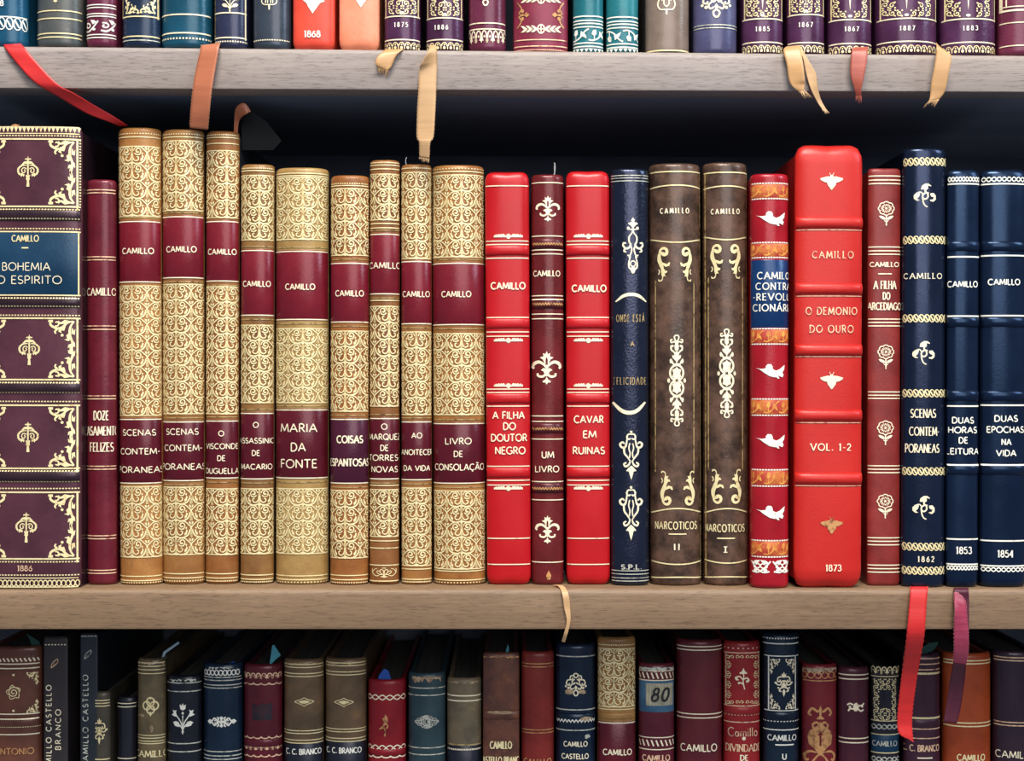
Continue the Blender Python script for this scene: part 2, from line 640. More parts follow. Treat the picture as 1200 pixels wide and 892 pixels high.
    def orn(self, tmpl, px, py, sx, sy=None, mirror=False, flip=False, rot=0.0, key=None, wk=1.0):
        """A template in units, centred on a photo pixel; sx, sy: photo pixels per unit."""
        sy = sx if sy is None else sy
        u0, z0 = self.local(px, py)
        c, s = math.cos(math.radians(rot)), math.sin(math.radians(rot))

        def f(x, y):
            if mirror:
                x = -x
            if flip:
                y = -y
            x, y = x * c - y * s, x * s + y * c
            return (u0 + x * sx * self.px, z0 + y * sy * self.px)
        g = self.k(key)
        nm = ORNAMENT_NAMES.get(id(tmpl))
        if nm:
            self.serial += 1
            g = (nm, g, self.serial)
        for kind, pts, w in tmpl:
            q = [f(x, y) for x, y in pts]
            if kind == 's':
                k = wk * self.px * min(abs(sx), abs(sy))
                self.stroke(q, tuple(v * k for v in w) if isinstance(w, tuple) else w * k, g)
            else:
                self.fill(q, g)

    def text(self, string, cx, cy, h, w, t=1.3, serif=False, key=None, gap=0.2, vertical=False, slant=0.0, eps=0.0005):
        """Lettering centred on a photo pixel, h high and w wide (w: round the spine)."""
        glyphs = [GLYPHS[ch] for ch in string]
        L = sum(g[0] for g in glyphs) + gap * (len(glyphs) - 1)
        u0, z0 = self.local(cx, cy)
        s0 = self.u2s(u0)
        kx, ky, tw = w / L * self.px, h * self.px, 0.88 * t * self.px
        z = z0
        host = None
        for i, (a0, a1, o) in enumerate(self.labels):
            if a0 <= z <= a1:
                host = i
        key = ('lettering', key or self.gold, host)
        x0 = -L / 2
        for (adv, strokes), ch in zip(glyphs, string):
            for st in strokes:
                q = []
                for x, y in st:
                    X, Yv = (x + x0) * kx + slant * (y - .5) * ky, (y - .5) * ky
                    q.append((s0 + X, z0 + Yv) if not vertical else (s0 - Yv, z0 + X))
                wt = tw
                if serif:
                    dx, dy = abs(st[-1][0] - st[0][0]), abs(st[-1][1] - st[0][1])
                    if len(st) == 2:
                        wt = tw * (1.15 if dy > dx else 0.7)
                self.stroke(q, wt, key, self.fs, eps)
                if serif and len(st) == 2 and abs(st[-1][1] - st[0][1]) > 0.6:
                    for (x, y) in (st[0], st[-1]):
                        if y in (0, 1):
                            d = 0.13
                            sq = []
                            for xx in (x - d, x + d):
                                X, Yv = (xx + x0) * kx, (y - .5) * ky
                                sq.append((s0 + X, z0 + Yv) if not vertical else (s0 - Yv, z0 + X))
                            self.stroke(sq, tw * 0.7, key, self.fs, eps)
            x0 += adv + gap

    def thread(self, px, y0, y1, mat, sway=0.0009, r=0.0003):
        """A loose thread standing up from the head between two photo heights."""
        u = self.local(px, y0)[0]
        z0, z1 = self.zc(y0), self.zc(y1)
        v, f, n = [], [], 12
        for q in range(n + 1):
            t = q / n
            for k in range(4):
                a = PI / 2 * k
                v.append((u + sway * math.sin(2.4 * t) + r * math.cos(a), self.y(u) + 0.003 + r * math.sin(a), z0 + (z1 - z0) * t))
        for q in range(n):
            for k in range(4):
                f.append((q * 4 + k, q * 4 + (k + 1) % 4, q * 4 + 4 + (k + 1) % 4, q * 4 + 4 + k))
        f += [(3, 2, 1, 0), (n * 4, n * 4 + 1, n * 4 + 2, n * 4 + 3)]
        mesh_obj('loose_thread', v, f, mat, self.root)

    def zones(self, v, f, gap):
        """Split a mesh into the zones along the spine that lie more than gap apart."""
        order = sorted(f, key=lambda q: min(v[i][2] for i in q))
        out, top = [], None
        for q in order:
            lo, hi = min(v[i][2] for i in q), max(v[i][2] for i in q)
            if top is None or lo > top + gap:
                out.append([])
                top = hi
            out[-1].append(q)
            top = max(top, hi)
        res = []
        for fs in out:
            ids = sorted({i for q in fs for i in q})
            m = {i: k for k, i in enumerate(ids)}
            res.append(([v[i] for i in ids], [tuple(m[i] for i in q) for q in fs]))
        return res

    def done(self):
        for key, (v, f) in self.geo.items():
            if not f:
                continue
            if isinstance(key, tuple):
                if key[0] == 'lettering':
                    parent = self.labels[key[2]][2] if key[2] is not None else self.root
                    for vv, ff in self.zones(v, f, 0.015):
                        mesh_obj('lettering', vv, ff, MAT[key[1]], parent, smooth=False)
                else:
                    mesh_obj(key[0], v, f, MAT[key[1]], self.root, smooth=False)
            else:
                nm = {'inkblack': 'printed_figure', 'scuff': 'scuffed_patch', 'cloth': 'torn_edge', 'blindtool': 'tooled_pattern'}.get(key, 'gold_pattern')
                for vv, ff in self.zones(v, f, 0.0075):
                    mesh_obj(nm, vv, ff, MAT[key], self.root, smooth=False)
        return self.root


# ------------------------------------------------------------------ materials
def wood(name, c, c2, c3):
    m, nt, p = new_mat(name)
    N, Lk = nt.nodes, nt.links
    tc = N.new('ShaderNodeTexCoord')

    def noise(scale, stretch, detail=6, rough=0.6):
        mp = N.new('ShaderNodeMapping')
        mp.inputs['Scale'].default_value = stretch
        Lk.new(tc.outputs['Object'], mp.inputs['Vector'])
        n = N.new('ShaderNodeTexNoise')
        n.inputs['Scale'].default_value = scale
        n.inputs['Detail'].default_value = detail
        n.inputs['Roughness'].default_value = rough
        Lk.new(mp.outputs[0], n.inputs['Vector'])
        return n.outputs['Fac']

    def ramp(fac, p0, p1, a, b):
        r = N.new('ShaderNodeValToRGB')
        r.color_ramp.elements[0].position, r.color_ramp.elements[1].position = p0, p1
        r.color_ramp.elements[0].color, r.color_ramp.elements[1].color = a, b
        Lk.new(fac, r.inputs['Fac'])
        return r.outputs[0]

    grain = noise(190, (0.07, 1.6, 2.4), 8, 0.78)
    big = noise(7, (0.5, 2.2, 2.2), 3)
    pores = noise(1700, (0.10, 1, 1), 3, 0.6)
    base = ramp(grain, 0.26, 0.74, lin(c2), lin(c))
    mx = N.new('ShaderNodeMixRGB')
    Lk.new(ramp(big, 0.42, 0.62, (0, 0, 0, 1), (0.55, 0.55, 0.55, 1)), mx.inputs['Fac'])
    Lk.new(base, mx.inputs['Color1'])
    mx.inputs['Color2'].default_value = lin(c3)
    m2 = N.new('ShaderNodeMixRGB')
    m2.blend_type = 'MULTIPLY'
    m2.inputs['Fac'].default_value = 1
    Lk.new(mx.outputs[0], m2.inputs['Color1'])
    Lk.new(ramp(pores, 0.34, 0.47, (0.66, 0.64, 0.64, 1), (1, 1, 1, 1)), m2.inputs['Color2'])
    Lk.new(m2.outputs[0], p.inputs['Base Color'])
    p.inputs['Roughness'].default_value = 0.55
    b = N.new('ShaderNodeBump')
    b.inputs['Strength'].default_value = 0.25
    b.inputs['Distance'].default_value = 0.0006
    Lk.new(grain, b.inputs['Height'])
    Lk.new(b.outputs[0], p.inputs['Normal'])
    return m


MAT = {
    'gilt': gilt('gilt', (244, 226, 170), (206, 172, 112), metal=0.25, bias=0.38),
    'pale': gilt('gilt_pale', (246, 232, 196), (205, 176, 130), metal=0.15, bias=0.36),
    'white': gilt('gilt_white', (244, 240, 222), (190, 186, 160), metal=0.1, bias=0.36),
    'rose': gilt('gilt_rose', (240, 200, 160), (170, 100, 80), metal=0.2, bias=0.44),
    'dull': gilt('gilt_dull', (196, 168, 112), (96, 74, 48), metal=0.35, bias=0.46),
    'bronze': gilt('gilt_bronze', (205, 150, 95), (130, 80, 50), metal=0.3, bias=0.44),
    'silver': gilt('gilt_silver', (206, 204, 186), (110, 112, 104), metal=0.25, bias=0.44),
    'blind': plain('blind_tooling', (70, 30, 36), 0.5, (48, 22, 28)),
    'inkblack': plain('ink_black', (22, 24, 26), 0.6),
    'scuff': plain('scuffed_leather', (190, 165, 130), 0.8, (130, 105, 80), 300),
    'cloth': plain('torn_cloth', (200, 180, 150), 0.9, (120, 95, 70), 500),
    'blindtool': plain('blackened_tooling', (28, 26, 34), 0.5, (50, 24, 34), 300),
    'ochre': plain('ochre_pattern', (226, 160, 72), 0.5, (190, 110, 48), 260),
}
PAGES = plain('page_edges', (74, 72, 64), 0.9, (50, 50, 46), 900, stretch=(1, 0.02, 0.02))  # aged grey pages, darkened further for the shade over their tops
WOOD_UP = wood('oak_upper', (166, 154, 147), (122, 112, 108), (150, 136, 124))
WOOD_LOW = wood('oak_lower', (146, 118, 90), (104, 80, 58), (130, 104, 76))
SHADE_WOOD = plain('shelf_shade_wood', (128, 134, 147), 0.9, (118, 124, 137), 40, stretch=(0.2, 1, 1), spec=0.1)  # shelf bodies behind the oak front: the case's inner shade put into the colour
BACK_SHADE_WOOD = plain('back_shade_wood', (98, 104, 116), 0.9, (88, 94, 106), 40, spec=0.1)  # deeper copy of the shade tone, keeps the back of the case dark
SIDE_WOOD = plain('side_panel_wood', (46, 48, 52), 0.8, (36, 38, 42), 40, spec=0.1)
BOARD_SHADE = plain('cover_board_shade', (44, 48, 50), 0.7, (34, 38, 42), 120)  # boards of the tan books, shade on their sides put into the colour

# ------------------------------------------------------------------ ornament templates: ('s', points, width) strokes, ('f', outline, 0) filled


def both(t):
    """A template and its mirror image."""
    return t + [(k, [(-x, y) for x, y in p], w) for k, p, w in t]


def updown(t):
    return t + [(k, [(x, -y) for x, y in p], w) for k, p, w in t]


def S_(pts, w, n=6):
    return ('s', cat(pts, n), w)


def F_(pts):
    return ('f', pts, 0)


DOT = [F_(disc(0, 0, 1))]
FLEURON = both([
    F_([(0, 1.0), (.07, .82), (.22, .88), (.18, .70), (.40, .62), (.22, .50), (.12, .28), (.06, .2), (.07, .45), (.04, .6), (0, .64)]),
    F_([(0, .2), (.1, .16), (.05, 0), (0, -.02)]),
    S_([(.04, .05), (.2, .24), (.45, .36), (.7, .28), (.80, .08), (.72, -.02)], (.10, .16, .20, .12)),
    F_([(0, -.02), (.2, .0), (.34, -.12), (.18, -.2), (.08, -.42), (0, -.5)]),
    S_([(.03, -.2), (.12, -.42), (.3, -.5), (.5, -.44), (.52, -.3)], (.10, .14, .12)),
    F_([(0, -.5), (.07, -.66), (.24, -.76), (.22, -.84), (.08, -.84), (0, -.96)]),
])
FINIAL = both([                                            # big plum book: crowned, scrolled finial
    F_([(0, 1.0), (.05, .86), (.24, .83), (.24, .76), (.06, .76), (.05, .68), (0, .68)]),
    F_([(0, .68), (.3, .64), (.52, .44), (.44, .40), (.24, .50), (.06, .48), (0, .46)]),
    S_([(.10, .40), (.46, .38), (.74, .18), (.74, -.06), (.62, -.22)], (.06, .13, .15, .14)),
    ('s', spiral(.32, .04, .22, .07, 150, -260, 18), .08),
    S_([(.03, .46), (.03, .1), (.02, -.3)], .06),
    F_([(.70, .26), (.84, .2), (.76, .08), (.86, -.04), (.70, -.12)]),
    F_([(.5, -.10), (.66, -.18), (.52, -.36), (.42, -.26), (.32, -.36), (.26, -.2)]),
    F_([(0, -.22), (.18, -.25), (.12, -.42), (.16, -.5), (.08, -.6), (.12, -.98), (0, -1.0)]),
])
# acanthus corner: origin at the corner, x towards the middle, y away from the edge; reaches about 1.0 x 1.35
CORNER = [
    S_([(.04, .06), (.18, .28), (.2, .6), (.1, .95), (.14, 1.3)], (.05, .10, .09, .03)),
    F_([(.12, .3), (.05, .45), (.0, .36), (.02, .6), (.14, .56)]),
    F_([(.2, .5), (.34, .62), (.30, .76), (.42, .80), (.24, .86), (.14, .70)]),
    F_([(.14, .78), (.02, .92), (.0, 1.1), (.1, 1.04)]),
    F_([(.12, .95), (.26, 1.0), (.28, 1.14), (.2, 1.1), (.22, 1.28), (.12, 1.12)]),
    S_([(.06, .05), (.3, .12), (.5, .3), (.72, .34), (.94, .22), (.96, .08), (.86, .06)], (.05, .09, .09, .10, .08)),
    F_([(.2, .04), (.4, .0), (.56, .1), (.66, .02), (.6, .18), (.42, .16)]),
    F_([(.36, .26), (.42, .44), (.54, .42), (.52, .54), (.66, .46), (.56, .3)]),
    S_([(.62, .32), (.78, .46), (.74, .56)], (.09, .06)),
    ('s', spiral(.72, .14, .12, .04, 60, 330, 10), .06),
    F_(disc(.5, .62, .06, 8)), F_([(.86, .0), (1.04, .0), (1.06, .08), (.94, .10)]),
]
# scroll lattice cell, x 0..1 between two stems, y 0..1 downwards from the top
CELL = [
    ('s', [(0, 0), (0, 1)], .16), ('s', [(1, .30), (1, 1.0)], (.08, .17, .17)), ('f', [(.0, .88), (.13, .97), (.0, 1.06), (-.0, 1.0)], 0),
    ('s', cat([(1, .50), (.96, .34), (.80, .20), (.62, .06), (.40, .02), (.2, .10), (.12, .26)], 5), (.09, .07, .07, .05)),
    ('s', spiral(.40, .27, .25, .05, 150, -330, 18), (.08, .07, .11)),
    ('s', cat([(0, 1.0), (.06, .93), (.26, .995), (.52, .98), (.76, .86), (.88, .66), (.9, .5)], 5), (.08, .10, .10, .06)),
    ('s', cat([(.02, .42), (.06, .62), (.14, .78), (.28, .84), (.42, .76), (.42, .62), (.31, .60)], 4), (.04, .075, .08, .08)),
    ('f', [(.58, .88), (.72, .78), (.78, .56), (.68, .50), (.66, .64), (.56, .72)], 0),
    ('f', [(.62, .40), (.70, .34), (.74, .44), (.66, .50)], 0),
    ('f', disc(.50, .47, .05, 6), 0),
    ('f', [(.84, .06), (.96, .04), (.98, .24), (.88, .16)], 0),
]
LYRE = both([                                              # navy book, upper ornament (drop at the foot)
    F_([(0, 1.0), (.09, .90), (.04, .84), (.16, .82), (.22, .78), (.12, .73), (.05, .66), (0, .66)]),
    S_([(0, .7), (.02, .5), (.06, .44)], (.07, .05)),
    F_(disc(.2, .62, .06, 8)), S_([(.02, .58), (.12, .58), (.18, .62)], .05),
    S_([(.02, .46), (.16, .32), (.16, .14), (.1, .04), (.16, -.06), (.3, -.1), (.42, 0.0), (.40, .10), (.3, .08)], (.04, .07, .07, .09, .08, .06)),
    S_([(.36, -.12), (.38, -.2), (.28, -.22)], (.08, .05)),
    S_([(.12, .02), (.05, -.12), (.1, -.3), (.18, -.42)], (.06, .06, .05)),
    S_([(.24, -.34), (.12, -.38), (.18, -.6), (.16, -.78), (.02, -.86)], (.05, .05, .07, .08)),
    ('s', arc(0, -.64, .11, .1, 90, -90, 8), .05),
    F_([(0, -.74), (.07, -.76), (.1, -.88), (.05, -.98), (0, -.99)]),
])
URN = both([                                               # navy book, lower ornaments
    F_(disc(0, .96, .06, 8)),
    S_([(0, .86), (.12, .86), (.18, .74), (.1, .66), (.02, .7)], (.05, .07, .06)),
    S_([(.16, .74), (.2, .5), (.26, .34), (.40, .34), (.46, .46), (.36, .54), (.28, .48)], (.05, .07, .09, .09, .06)),
    S_([(.3, .32), (.28, .1), (.16, -.06), (.06, -.2)], (.08, .08, .05)),
    S_([(.06, .5), (.1, .3), (.05, .1), (.08, -.1)], .05),
    S_([(.04, -.2), (.1, -.36), (.24, -.44), (.3, -.34), (.2, -.28)], (.05, .08, .08, .06)),
    F_([(0, -.4), (.12, -.5), (.22, -.62), (.1, -.64), (.06, -.8), (0, -.98)]),
])
PENDANT = both(updown([                                    # brown books: chain of medallions, symmetric up and down
    ('s', arc(0, .17, .30, .17, -65, 90, 12), .085),
    F_([(0, .30), (.08, .26), (.2, .24), (.15, .16), (.2, .08), (.08, .06), (0, .02)]),
    F_(disc(.36, .0, .06, 8)), F_(disc(.11, .02, .055, 8)),
    S_([(0, .37), (.14, .36), (.22, .43), (.28, .42)], .07), F_(disc(.26, .43, .055, 8)),
    F_([(0, .38), (.05, .44), (.18, .5), (.2, .56), (.09, .55), (.12, .62), (0, .64)]),
    S_([(.03, .56), (.14, .64), (.24, .68), (.24, .76), (.14, .76)], (.05, .07, .08)),
    F_([(0, .64), (.08, .68), (.1, .78), (.06, .80), (0, .84)]),
    S_([(.02, .80), (.1, .86), (.24, .84), (.26, .90), (.18, .90)], .06),
    S_([(0, .84), (.1, .94), (.07, .99), (0, 1.0)], .06),
]))
ACANTHUS = [                                               # brown books: corner scroll; upright at the outer edge, leaves point inwards (+x)
    ('s', spiral(.40, .70, .30, .09, 200, -190, 22), (.12, .17, .20, .24)),
    S_([(.10, .62), (.08, .3), (.18, .0), (.3, -.3), (.34, -.6)], (.18, .26, .22, .08)),
    F_([(.12, .32), (.3, .1), (.6, .0), (.72, .10), (.8, .08), (.74, -.1), (.5, -.16), (.26, -.02)]),
    F_([(.16, .1), (.34, -.22), (.5, -.4), (.62, -.38), (.58, -.5), (.42, -.56), (.5, -.72), (.36, -.7), (.3, -.86), (.22, -.6)]),
    S_([(.04, -.3), (.1, -.45), (.02, -.6)], .07),
    S_([(.30, -.8), (.24, -.94), (.08, -.98), (.04, -.88)], (.05, .09, .07)),
]
BIRD = [
    F_([(-1.0, .32), (-.86, .28), (-.62, .24), (-.34, .30), (-.36, .46), (-.22, .62), (0, .6), (.1, .44), (.12, .22), (.34, .10), (.6, .22), (.98, .56),
        (.94, .2), (.8, -.06), (.9, -.2), (.82, -.42), (.55, -.3), (.3, -.42), (-.1, -.32), (-.5, -.04), (-.76, .2)]),
    F_([(.3, -.3), (.5, -.3), (.6, -.52), (.44, -.5)]),
]
BEE = both([
    F_([(0, .55), (.1, .62), (.14, .42), (.4, .42), (1.0, .24), (.92, .06), (.62, -.12), (.4, -.16), (.34, -.42), (.2, -.62), (.1, -.8), (0, -.9)]),
    S_([(.05, .5), (.14, .66), (.18, .8)], .05),
])
ROSE = [('s', [(1.0 * (.62 + .10 * abs(math.cos(4 * math.radians(a)))) * math.cos(math.radians(a)), .40 + .62 * (.80 + .12 * abs(math.cos(4 * math.radians(a)))) * math.sin(math.radians(a))) for a in range(0, 361, 6)], .09)]
for _i in range(8):
    _a = math.radians(22.5 + 45 * _i)
    ROSE.append(('s', [(.2 * math.cos(_a), .40 + .16 * math.sin(_a)), (.52 * math.cos(_a), .40 + .40 * math.sin(_a))], .05))
    _a = math.radians(45 * _i)
    ROSE.append(('s', [(.3 * math.cos(_a), .40 + .24 * math.sin(_a)), (.46 * math.cos(_a), .40 + .36 * math.sin(_a))], .12))
ROSE += [F_(disc(0, .40, .11, 8)), ('s', [(0, -.12), (0, -.9)], .12), F_([(0, -.9), (.08, -.98), (0, -1.06), (-.08, -.98)])]
ROSE += both([F_([(.03, -.5), (.2, -.3), (.5, -.2), (.66, -.24), (.5, -.42), (.2, -.56)]), S_([(.05, -.7), (.2, -.62)], .07)])
FLOURISH = [                                               # navy book: three lobed leaves on a looped stem
    F_([(-.32, .56), (-.26, .82), (-.04, .98), (.2, .98), (.38, .84), (.36, .78), (.16, .84), (.16, .6), (.02, .5), (-.14, .56)]),
    S_([(0, .56), (-.02, .4), (.12, .26), (.16, .02), (.02, -.14), (-.16, -.1), (-.2, .12), (-.02, .3), (.22, .28)], .11),
    S_([(-.2, .0), (-.16, -.36), (-.04, -.62), (.14, -.72)], (.11, .08)),
    S_([(-.2, .22), (-.32, .36), (-.5, .34)], .08),
    F_([(-.38, .34), (-.6, .34), (-.78, .14), (-.78, -.1), (-.6, -.26), (-.4, -.24), (-.58, -.12), (-.46, 0), (-.38, .18)]),
    F_([(.34, .28), (.56, .3), (.72, .1), (.72, -.18), (.54, -.34), (.34, -.3), (.3, -.2), (.5, -.18), (.58, -.02), (.42, .02), (.32, .14)]),
]
FAN = both([
    S_([(0, -.2), (.2, -.1), (.34, .2), (.24, .42), (.06, .3), (.02, -.1)], .09),
    S_([(.1, -.2), (.4, -.16), (.6, .1), (.52, .26), (.36, .16)], .09),
    S_([(.4, -.3), (.7, -.36), (.96, .0), (.98, .5)], .09),
    S_([(.6, .55), (.82, .4), (.96, .1)], .07),
    F_([(0, -.2), (.08, -.3), (.14, -.56), (0, -.6)]), F_(disc(.2, -.46, .08, 6)), F_(disc(.08, .6, .07, 6)),
])
DIAMOND = both([S_([(.0, .62), (.3, .36), (.7, .2), (1.0, 0), (.7, -.2), (.3, -.4), (0, -.66)], .11, 4), F_([(0, .26), (.5, .06), (.66, 0), (.5, -.1), (0, -.34)])])
LOZENGE = both(updown([S_([(0, 1.0), (.3, .66), (.24, .40), (.5, .3), (.72, .46), (.98, 0)], .12, 4), ('s', spiral(.34, .36, .22, .05, 200, -150, 12), .10), F_([(0, .3), (.14, .1), (0, 0)])]))
BOUQUET = both([
    F_([(0, 1.0), (.08, .84), (.26, .92), (.2, .62), (.0, .54)]), F_(disc(0, .36, .1, 8)), F_(disc(0, .14, .08, 8)),
    S_([(0, -.6), (.16, -.2), (.5, .2)], .09), F_([(.44, .14), (.56, .42), (.5, .56), (.68, .5), (.84, .56), (.76, .34), (.94, .24), (.66, .14)]),
    S_([(0, -.7), (.2, -.42), (.34, -.34)], .08), F_([(.2, -.5), (.34, -.2), (.6, -.14), (.8, -.24), (.66, -.44), (.4, -.5)]),
    ('s', [(0, .1), (0, -.7)], .1), F_([(0, -.66), (.1, -.8), (0, -1.0)]),
])
SPRAY = both(updown([F_([(1.0, 0), (.84, .2), (.66, .12), (.62, 0)]), S_([(.64, .06), (.5, .3), (.36, .2), (.48, .08)], .12, 4), S_([(.3, .4), (.18, .26), (.3, .08), (.0, .04)], .12, 4), F_([(0, .46), (.12, .4), (.05, .1), (0, 0)])]))
CREST = both([
    S_([(0, 1.0), (.18, .9), (.14, .7), (.0, .62)], .11), S_([(.2, .8), (.46, .76), (.5, .5), (.3, .46), (.3, .62)], .11),
    S_([(.1, .5), (.34, .3), (.2, .1), (.04, .24)], .11), S_([(.46, .46), (.74, .4), (.84, .1), (.62, .0), (.56, .16)], .12),
    S_([(.3, .1), (.5, -.1), (.4, -.34), (.16, -.24)], .12), F_(disc(.9, -.1, .1, 7)), F_(disc(.66, -.24, .12, 7)), F_([(0, 0), (.14, -.2), (0, -.42)]),
    S_([(.02, -.4), (.2, -.56), (.14, -.8), (0, -.9)], .12),
])
ARABESQUE = both([
    F_([(0, .98), (.1, .78), (.22, .84), (.16, .62), (0, .56)]), S_([(0, .56), (.2, .6), (.5, .52), (.56, .26), (.36, .2), (.34, .36)], .11),
    S_([(.02, .3), (.22, .2), (.3, -.04), (.62, .0), (.66, .18)], .11), F_(disc(.74, .12, .09, 7)), F_([(0, .3), (.12, .1), (.26, -.2), (.1, -.18), (0, -.3)]),
    S_([(.05, -.25), (.3, -.3), (.4, -.5), (.22, -.56)], .12), F_([(0, -.36), (.14, -.54), (.1, -.74), (0, -.98)]), F_(disc(.5, -.28, .08, 7)),
])
VASE = both([
    S_([(0, .94), (.12, .8), (.4, .9), (.56, .74), (.44, .66)], (.06, .12, .12, .1)), F_([(0, 1.0), (.06, .9), (.05, .66), (.18, .58), (.18, .54), (0, .54)]),
    S_([(.04, .36), (.2, .44), (.38, .36), (.34, .24)], .1), F_([(0, .5), (.05, .4), (.22, .30), (.54, .14), (.62, -.06), (.56, -.3), (.3, -.44), (.12, -.6), (0, -.68), (0, -.36), (.05, -.34), (.05, 0), (.26, .04), (.26, -.06), (.05, .1), (0, .12)]),
    S_([(.12, -.58), (.5, -.54), (.74, -.66), (.7, -.84), (.56, -.8)], (.06, .12, .12, .1)), S_([(.05, -.62), (.3, -.8), (.5, -1.05), (.42, -1.25)], .1),
])
SPRIG = [
    F_([(.0, 1.0), (.14, .7), (.36, .56), (.3, .46), (-.3, .46), (-.36, .54), (-.12, .7)]), S_([(0, .5), (.04, .2), (-.02, -.2), (.12, -.9)], .10),
    S_([(.02, .0), (.34, .1), (.5, -.1), (.36, -.26), (.24, -.12)], .11), S_([(0, -.1), (-.3, .22), (-.6, .18), (-.62, -.04), (-.42, -.06)], .11),
    S_([(.04, -.5), (-.16, -.34), (-.42, -.3)], .11), F_(disc(-.62, .1, .14, 7)), F_(disc(.46, -.1, .12, 7)), F_(disc(-.4, -.34, .10, 7)),
]
ROSEBUD = [F_([(-.2, .5), (.1, .62), (.3, .3), (.34, -.1), (.1, -.5), (-.2, -.5), (-.36, -.1)]), S_([(-.3, .3), (-.7, .5), (-1, .3)], .2), S_([(-.3, -.2), (-.7, -.2), (-.9, -.5)], .2),
           S_([(.2, .3), (.6, .2), (1.0, .5)], .2), S_([(.2, -.2), (.6, -.5), (.9, -.3)], .2), F_(disc(.75, .1, .16, 7)), F_(disc(-.7, .05, .15, 7))]
SWALLOW = [F_([(.1, 1.0), (.3, .76), (.36, .4), (.2, .1), (.0, -.1), (-.1, -.3), (-.5, -.4), (-.3, -.2), (-.1, .0), (.0, .3), (-.16, .6), (.06, .7)]), S_([(0, -.2), (.12, -.6), (.06, -1.0)], .12), S_([(.2, .2), (.34, -.1), (.2, -.3)], .12)]
LEAFOUT = [S_([(0, 1.0), (.3, .7), (.34, .1), (0, -1.0)], .12), S_([(0, 1.0), (-.3, .1), (-.26, -.6), (0, -1.0)], .12), S_([(0, -1.), (0, .2)], .05)]
GARLAND = both([F_([(.0, .0), (.18, .16), (.3, .5), (.42, .5), (.34, .1), (.2, -.1)])]) + []
TULIP = both([S_([(.0, -.5), (.5, -.5), (.72, -.1), (.62, .4), (.8, 1.0)], .11), S_([(.0, -.3), (.22, 0), (.2, .5), (.34, 1.0)], .10), S_([(.36, .2), (.44, .6), (.5, 1.0)], .08), F_([(0, -.46), (.1, -.5), (.06, -.9), (0, -1.0)])])
for _t, _n in ((FLEURON, 'gold_fleuron'), (FINIAL, 'gold_finial'), (CORNER, 'gold_corner_spray'), (LYRE, 'gold_lyre'), (URN, 'gold_urn'), (PENDANT, 'gold_medallion_chain'),
               (ACANTHUS, 'gold_acanthus_scroll'), (BIRD, 'silver_bird'), (BEE, 'gold_bee'), (ROSE, 'gold_rose'), (FLOURISH, 'gold_flourish'), (FAN, 'gold_fan'), (DIAMOND, 'gold_lozenge'),
               (LOZENGE, 'gold_lozenge'), (BOUQUET, 'gold_bouquet'), (SPRAY, 'silver_spray'), (CREST, 'gold_crest'), (ARABESQUE, 'gold_arabesque'), (VASE, 'gold_vase'), (SPRIG, 'gold_sprig'),
               (ROSEBUD, 'gold_rosebud'), (SWALLOW, 'gold_swallow'), (LEAFOUT, 'gold_leaf_outline'), (TULIP, 'gold_tulip')):
    ORNAMENT_NAMES[id(_t)] = _n
# repeated borders, one cell x 0..1, y -.5...5
ROPE = [('s', cat([(0, .1), (.2, .42), (.5, .42), (.8, .05), (1.0, -.3)], 4), 1.3), ('s', cat([(0, -.3), (.3, -.46), (.6, -.4), (1.0, .1)], 4), 1.5), ('s', [(.12, .2), (.42, -.2)], 1.6)]
CHAIN = [('s', arc(.5, 0, .46, .5, 0, 360, 14), 1.2), F_(disc(0, 0, .14, 6, .28))]
WAVE = [('s', [(i / 8, .5 * math.sin(2 * PI * i / 8)) for i in range(9)], 1.4)]
TWIST = [('s', [(i / 10, .5 * math.sin(2 * PI * i / 10)) for i in range(11)], 1.3), ('s', [(i / 10, -.5 * math.sin(2 * PI * i / 10)) for i in range(11)], 1.3)]
SCALLOP = [('s', arc(.5, .45, .5, .8, 180, 360, 8), 1.4)]
TEETH = [F_([(.05, .5), (.95, .5), (.5, -.5)])]
CUPS = [('s', arc(.5, .0, .40, .42, 0, 180, 8), 1.0), F_(disc(.5, -.25, .22, 8, .2)), F_([(-.08, .1), (.08, .1), (.05, -.45), (-.05, -.45)]), F_(disc(.5, .14, .12, 6, .12))]
SLASH = [('s', [(.2, .5), (.7, -.5)], 1.8)]
SCROLLS = [('s', spiral(.3, .0, .26, .06, 120, -250, 14), 1.5), ('s', cat([(.1, -.4), (.4, -.46), (.7, -.1), (.95, .4)], 4), 1.8), F_([(.5, .5), (.66, .1), (.86, .3), (.74, .46)]), F_(disc(.72, -.3, .1, 6, .12))]
RINCEAU = [S_([(0, -.4), (.25, -.45), (.55, -.2), (.8, .3), (1.0, .5)], 1.6), F_([(.16, .1), (.24, .42), (.4, .46), (.42, .1), (.3, -.1)]), S_([(.3, -.1), (.3, -.4)], 1.2), F_([(.55, -.1), (.6, .36), (.72, .2), (.74, .0)]), F_([(.66, -.1), (.9, -.3), (.84, .0), (.78, .14)])]
LACE = [('s', arc(.25, .05, .2, .42, 200, -60, 9), 1.3), ('s', arc(.75, .05, .2, .42, 240, -20, 9), 1.3), F_([(.5, .1), (.6, -.2), (.5, -.5), (.4, -.2)]), F_(disc(0, -.3, .12, 7, .2)), F_(disc(1, -.3, .12, 7, .2)), F_(disc(.25, .02, .07, 6, .1)), F_(disc(.75, .02, .07, 6, .1))]


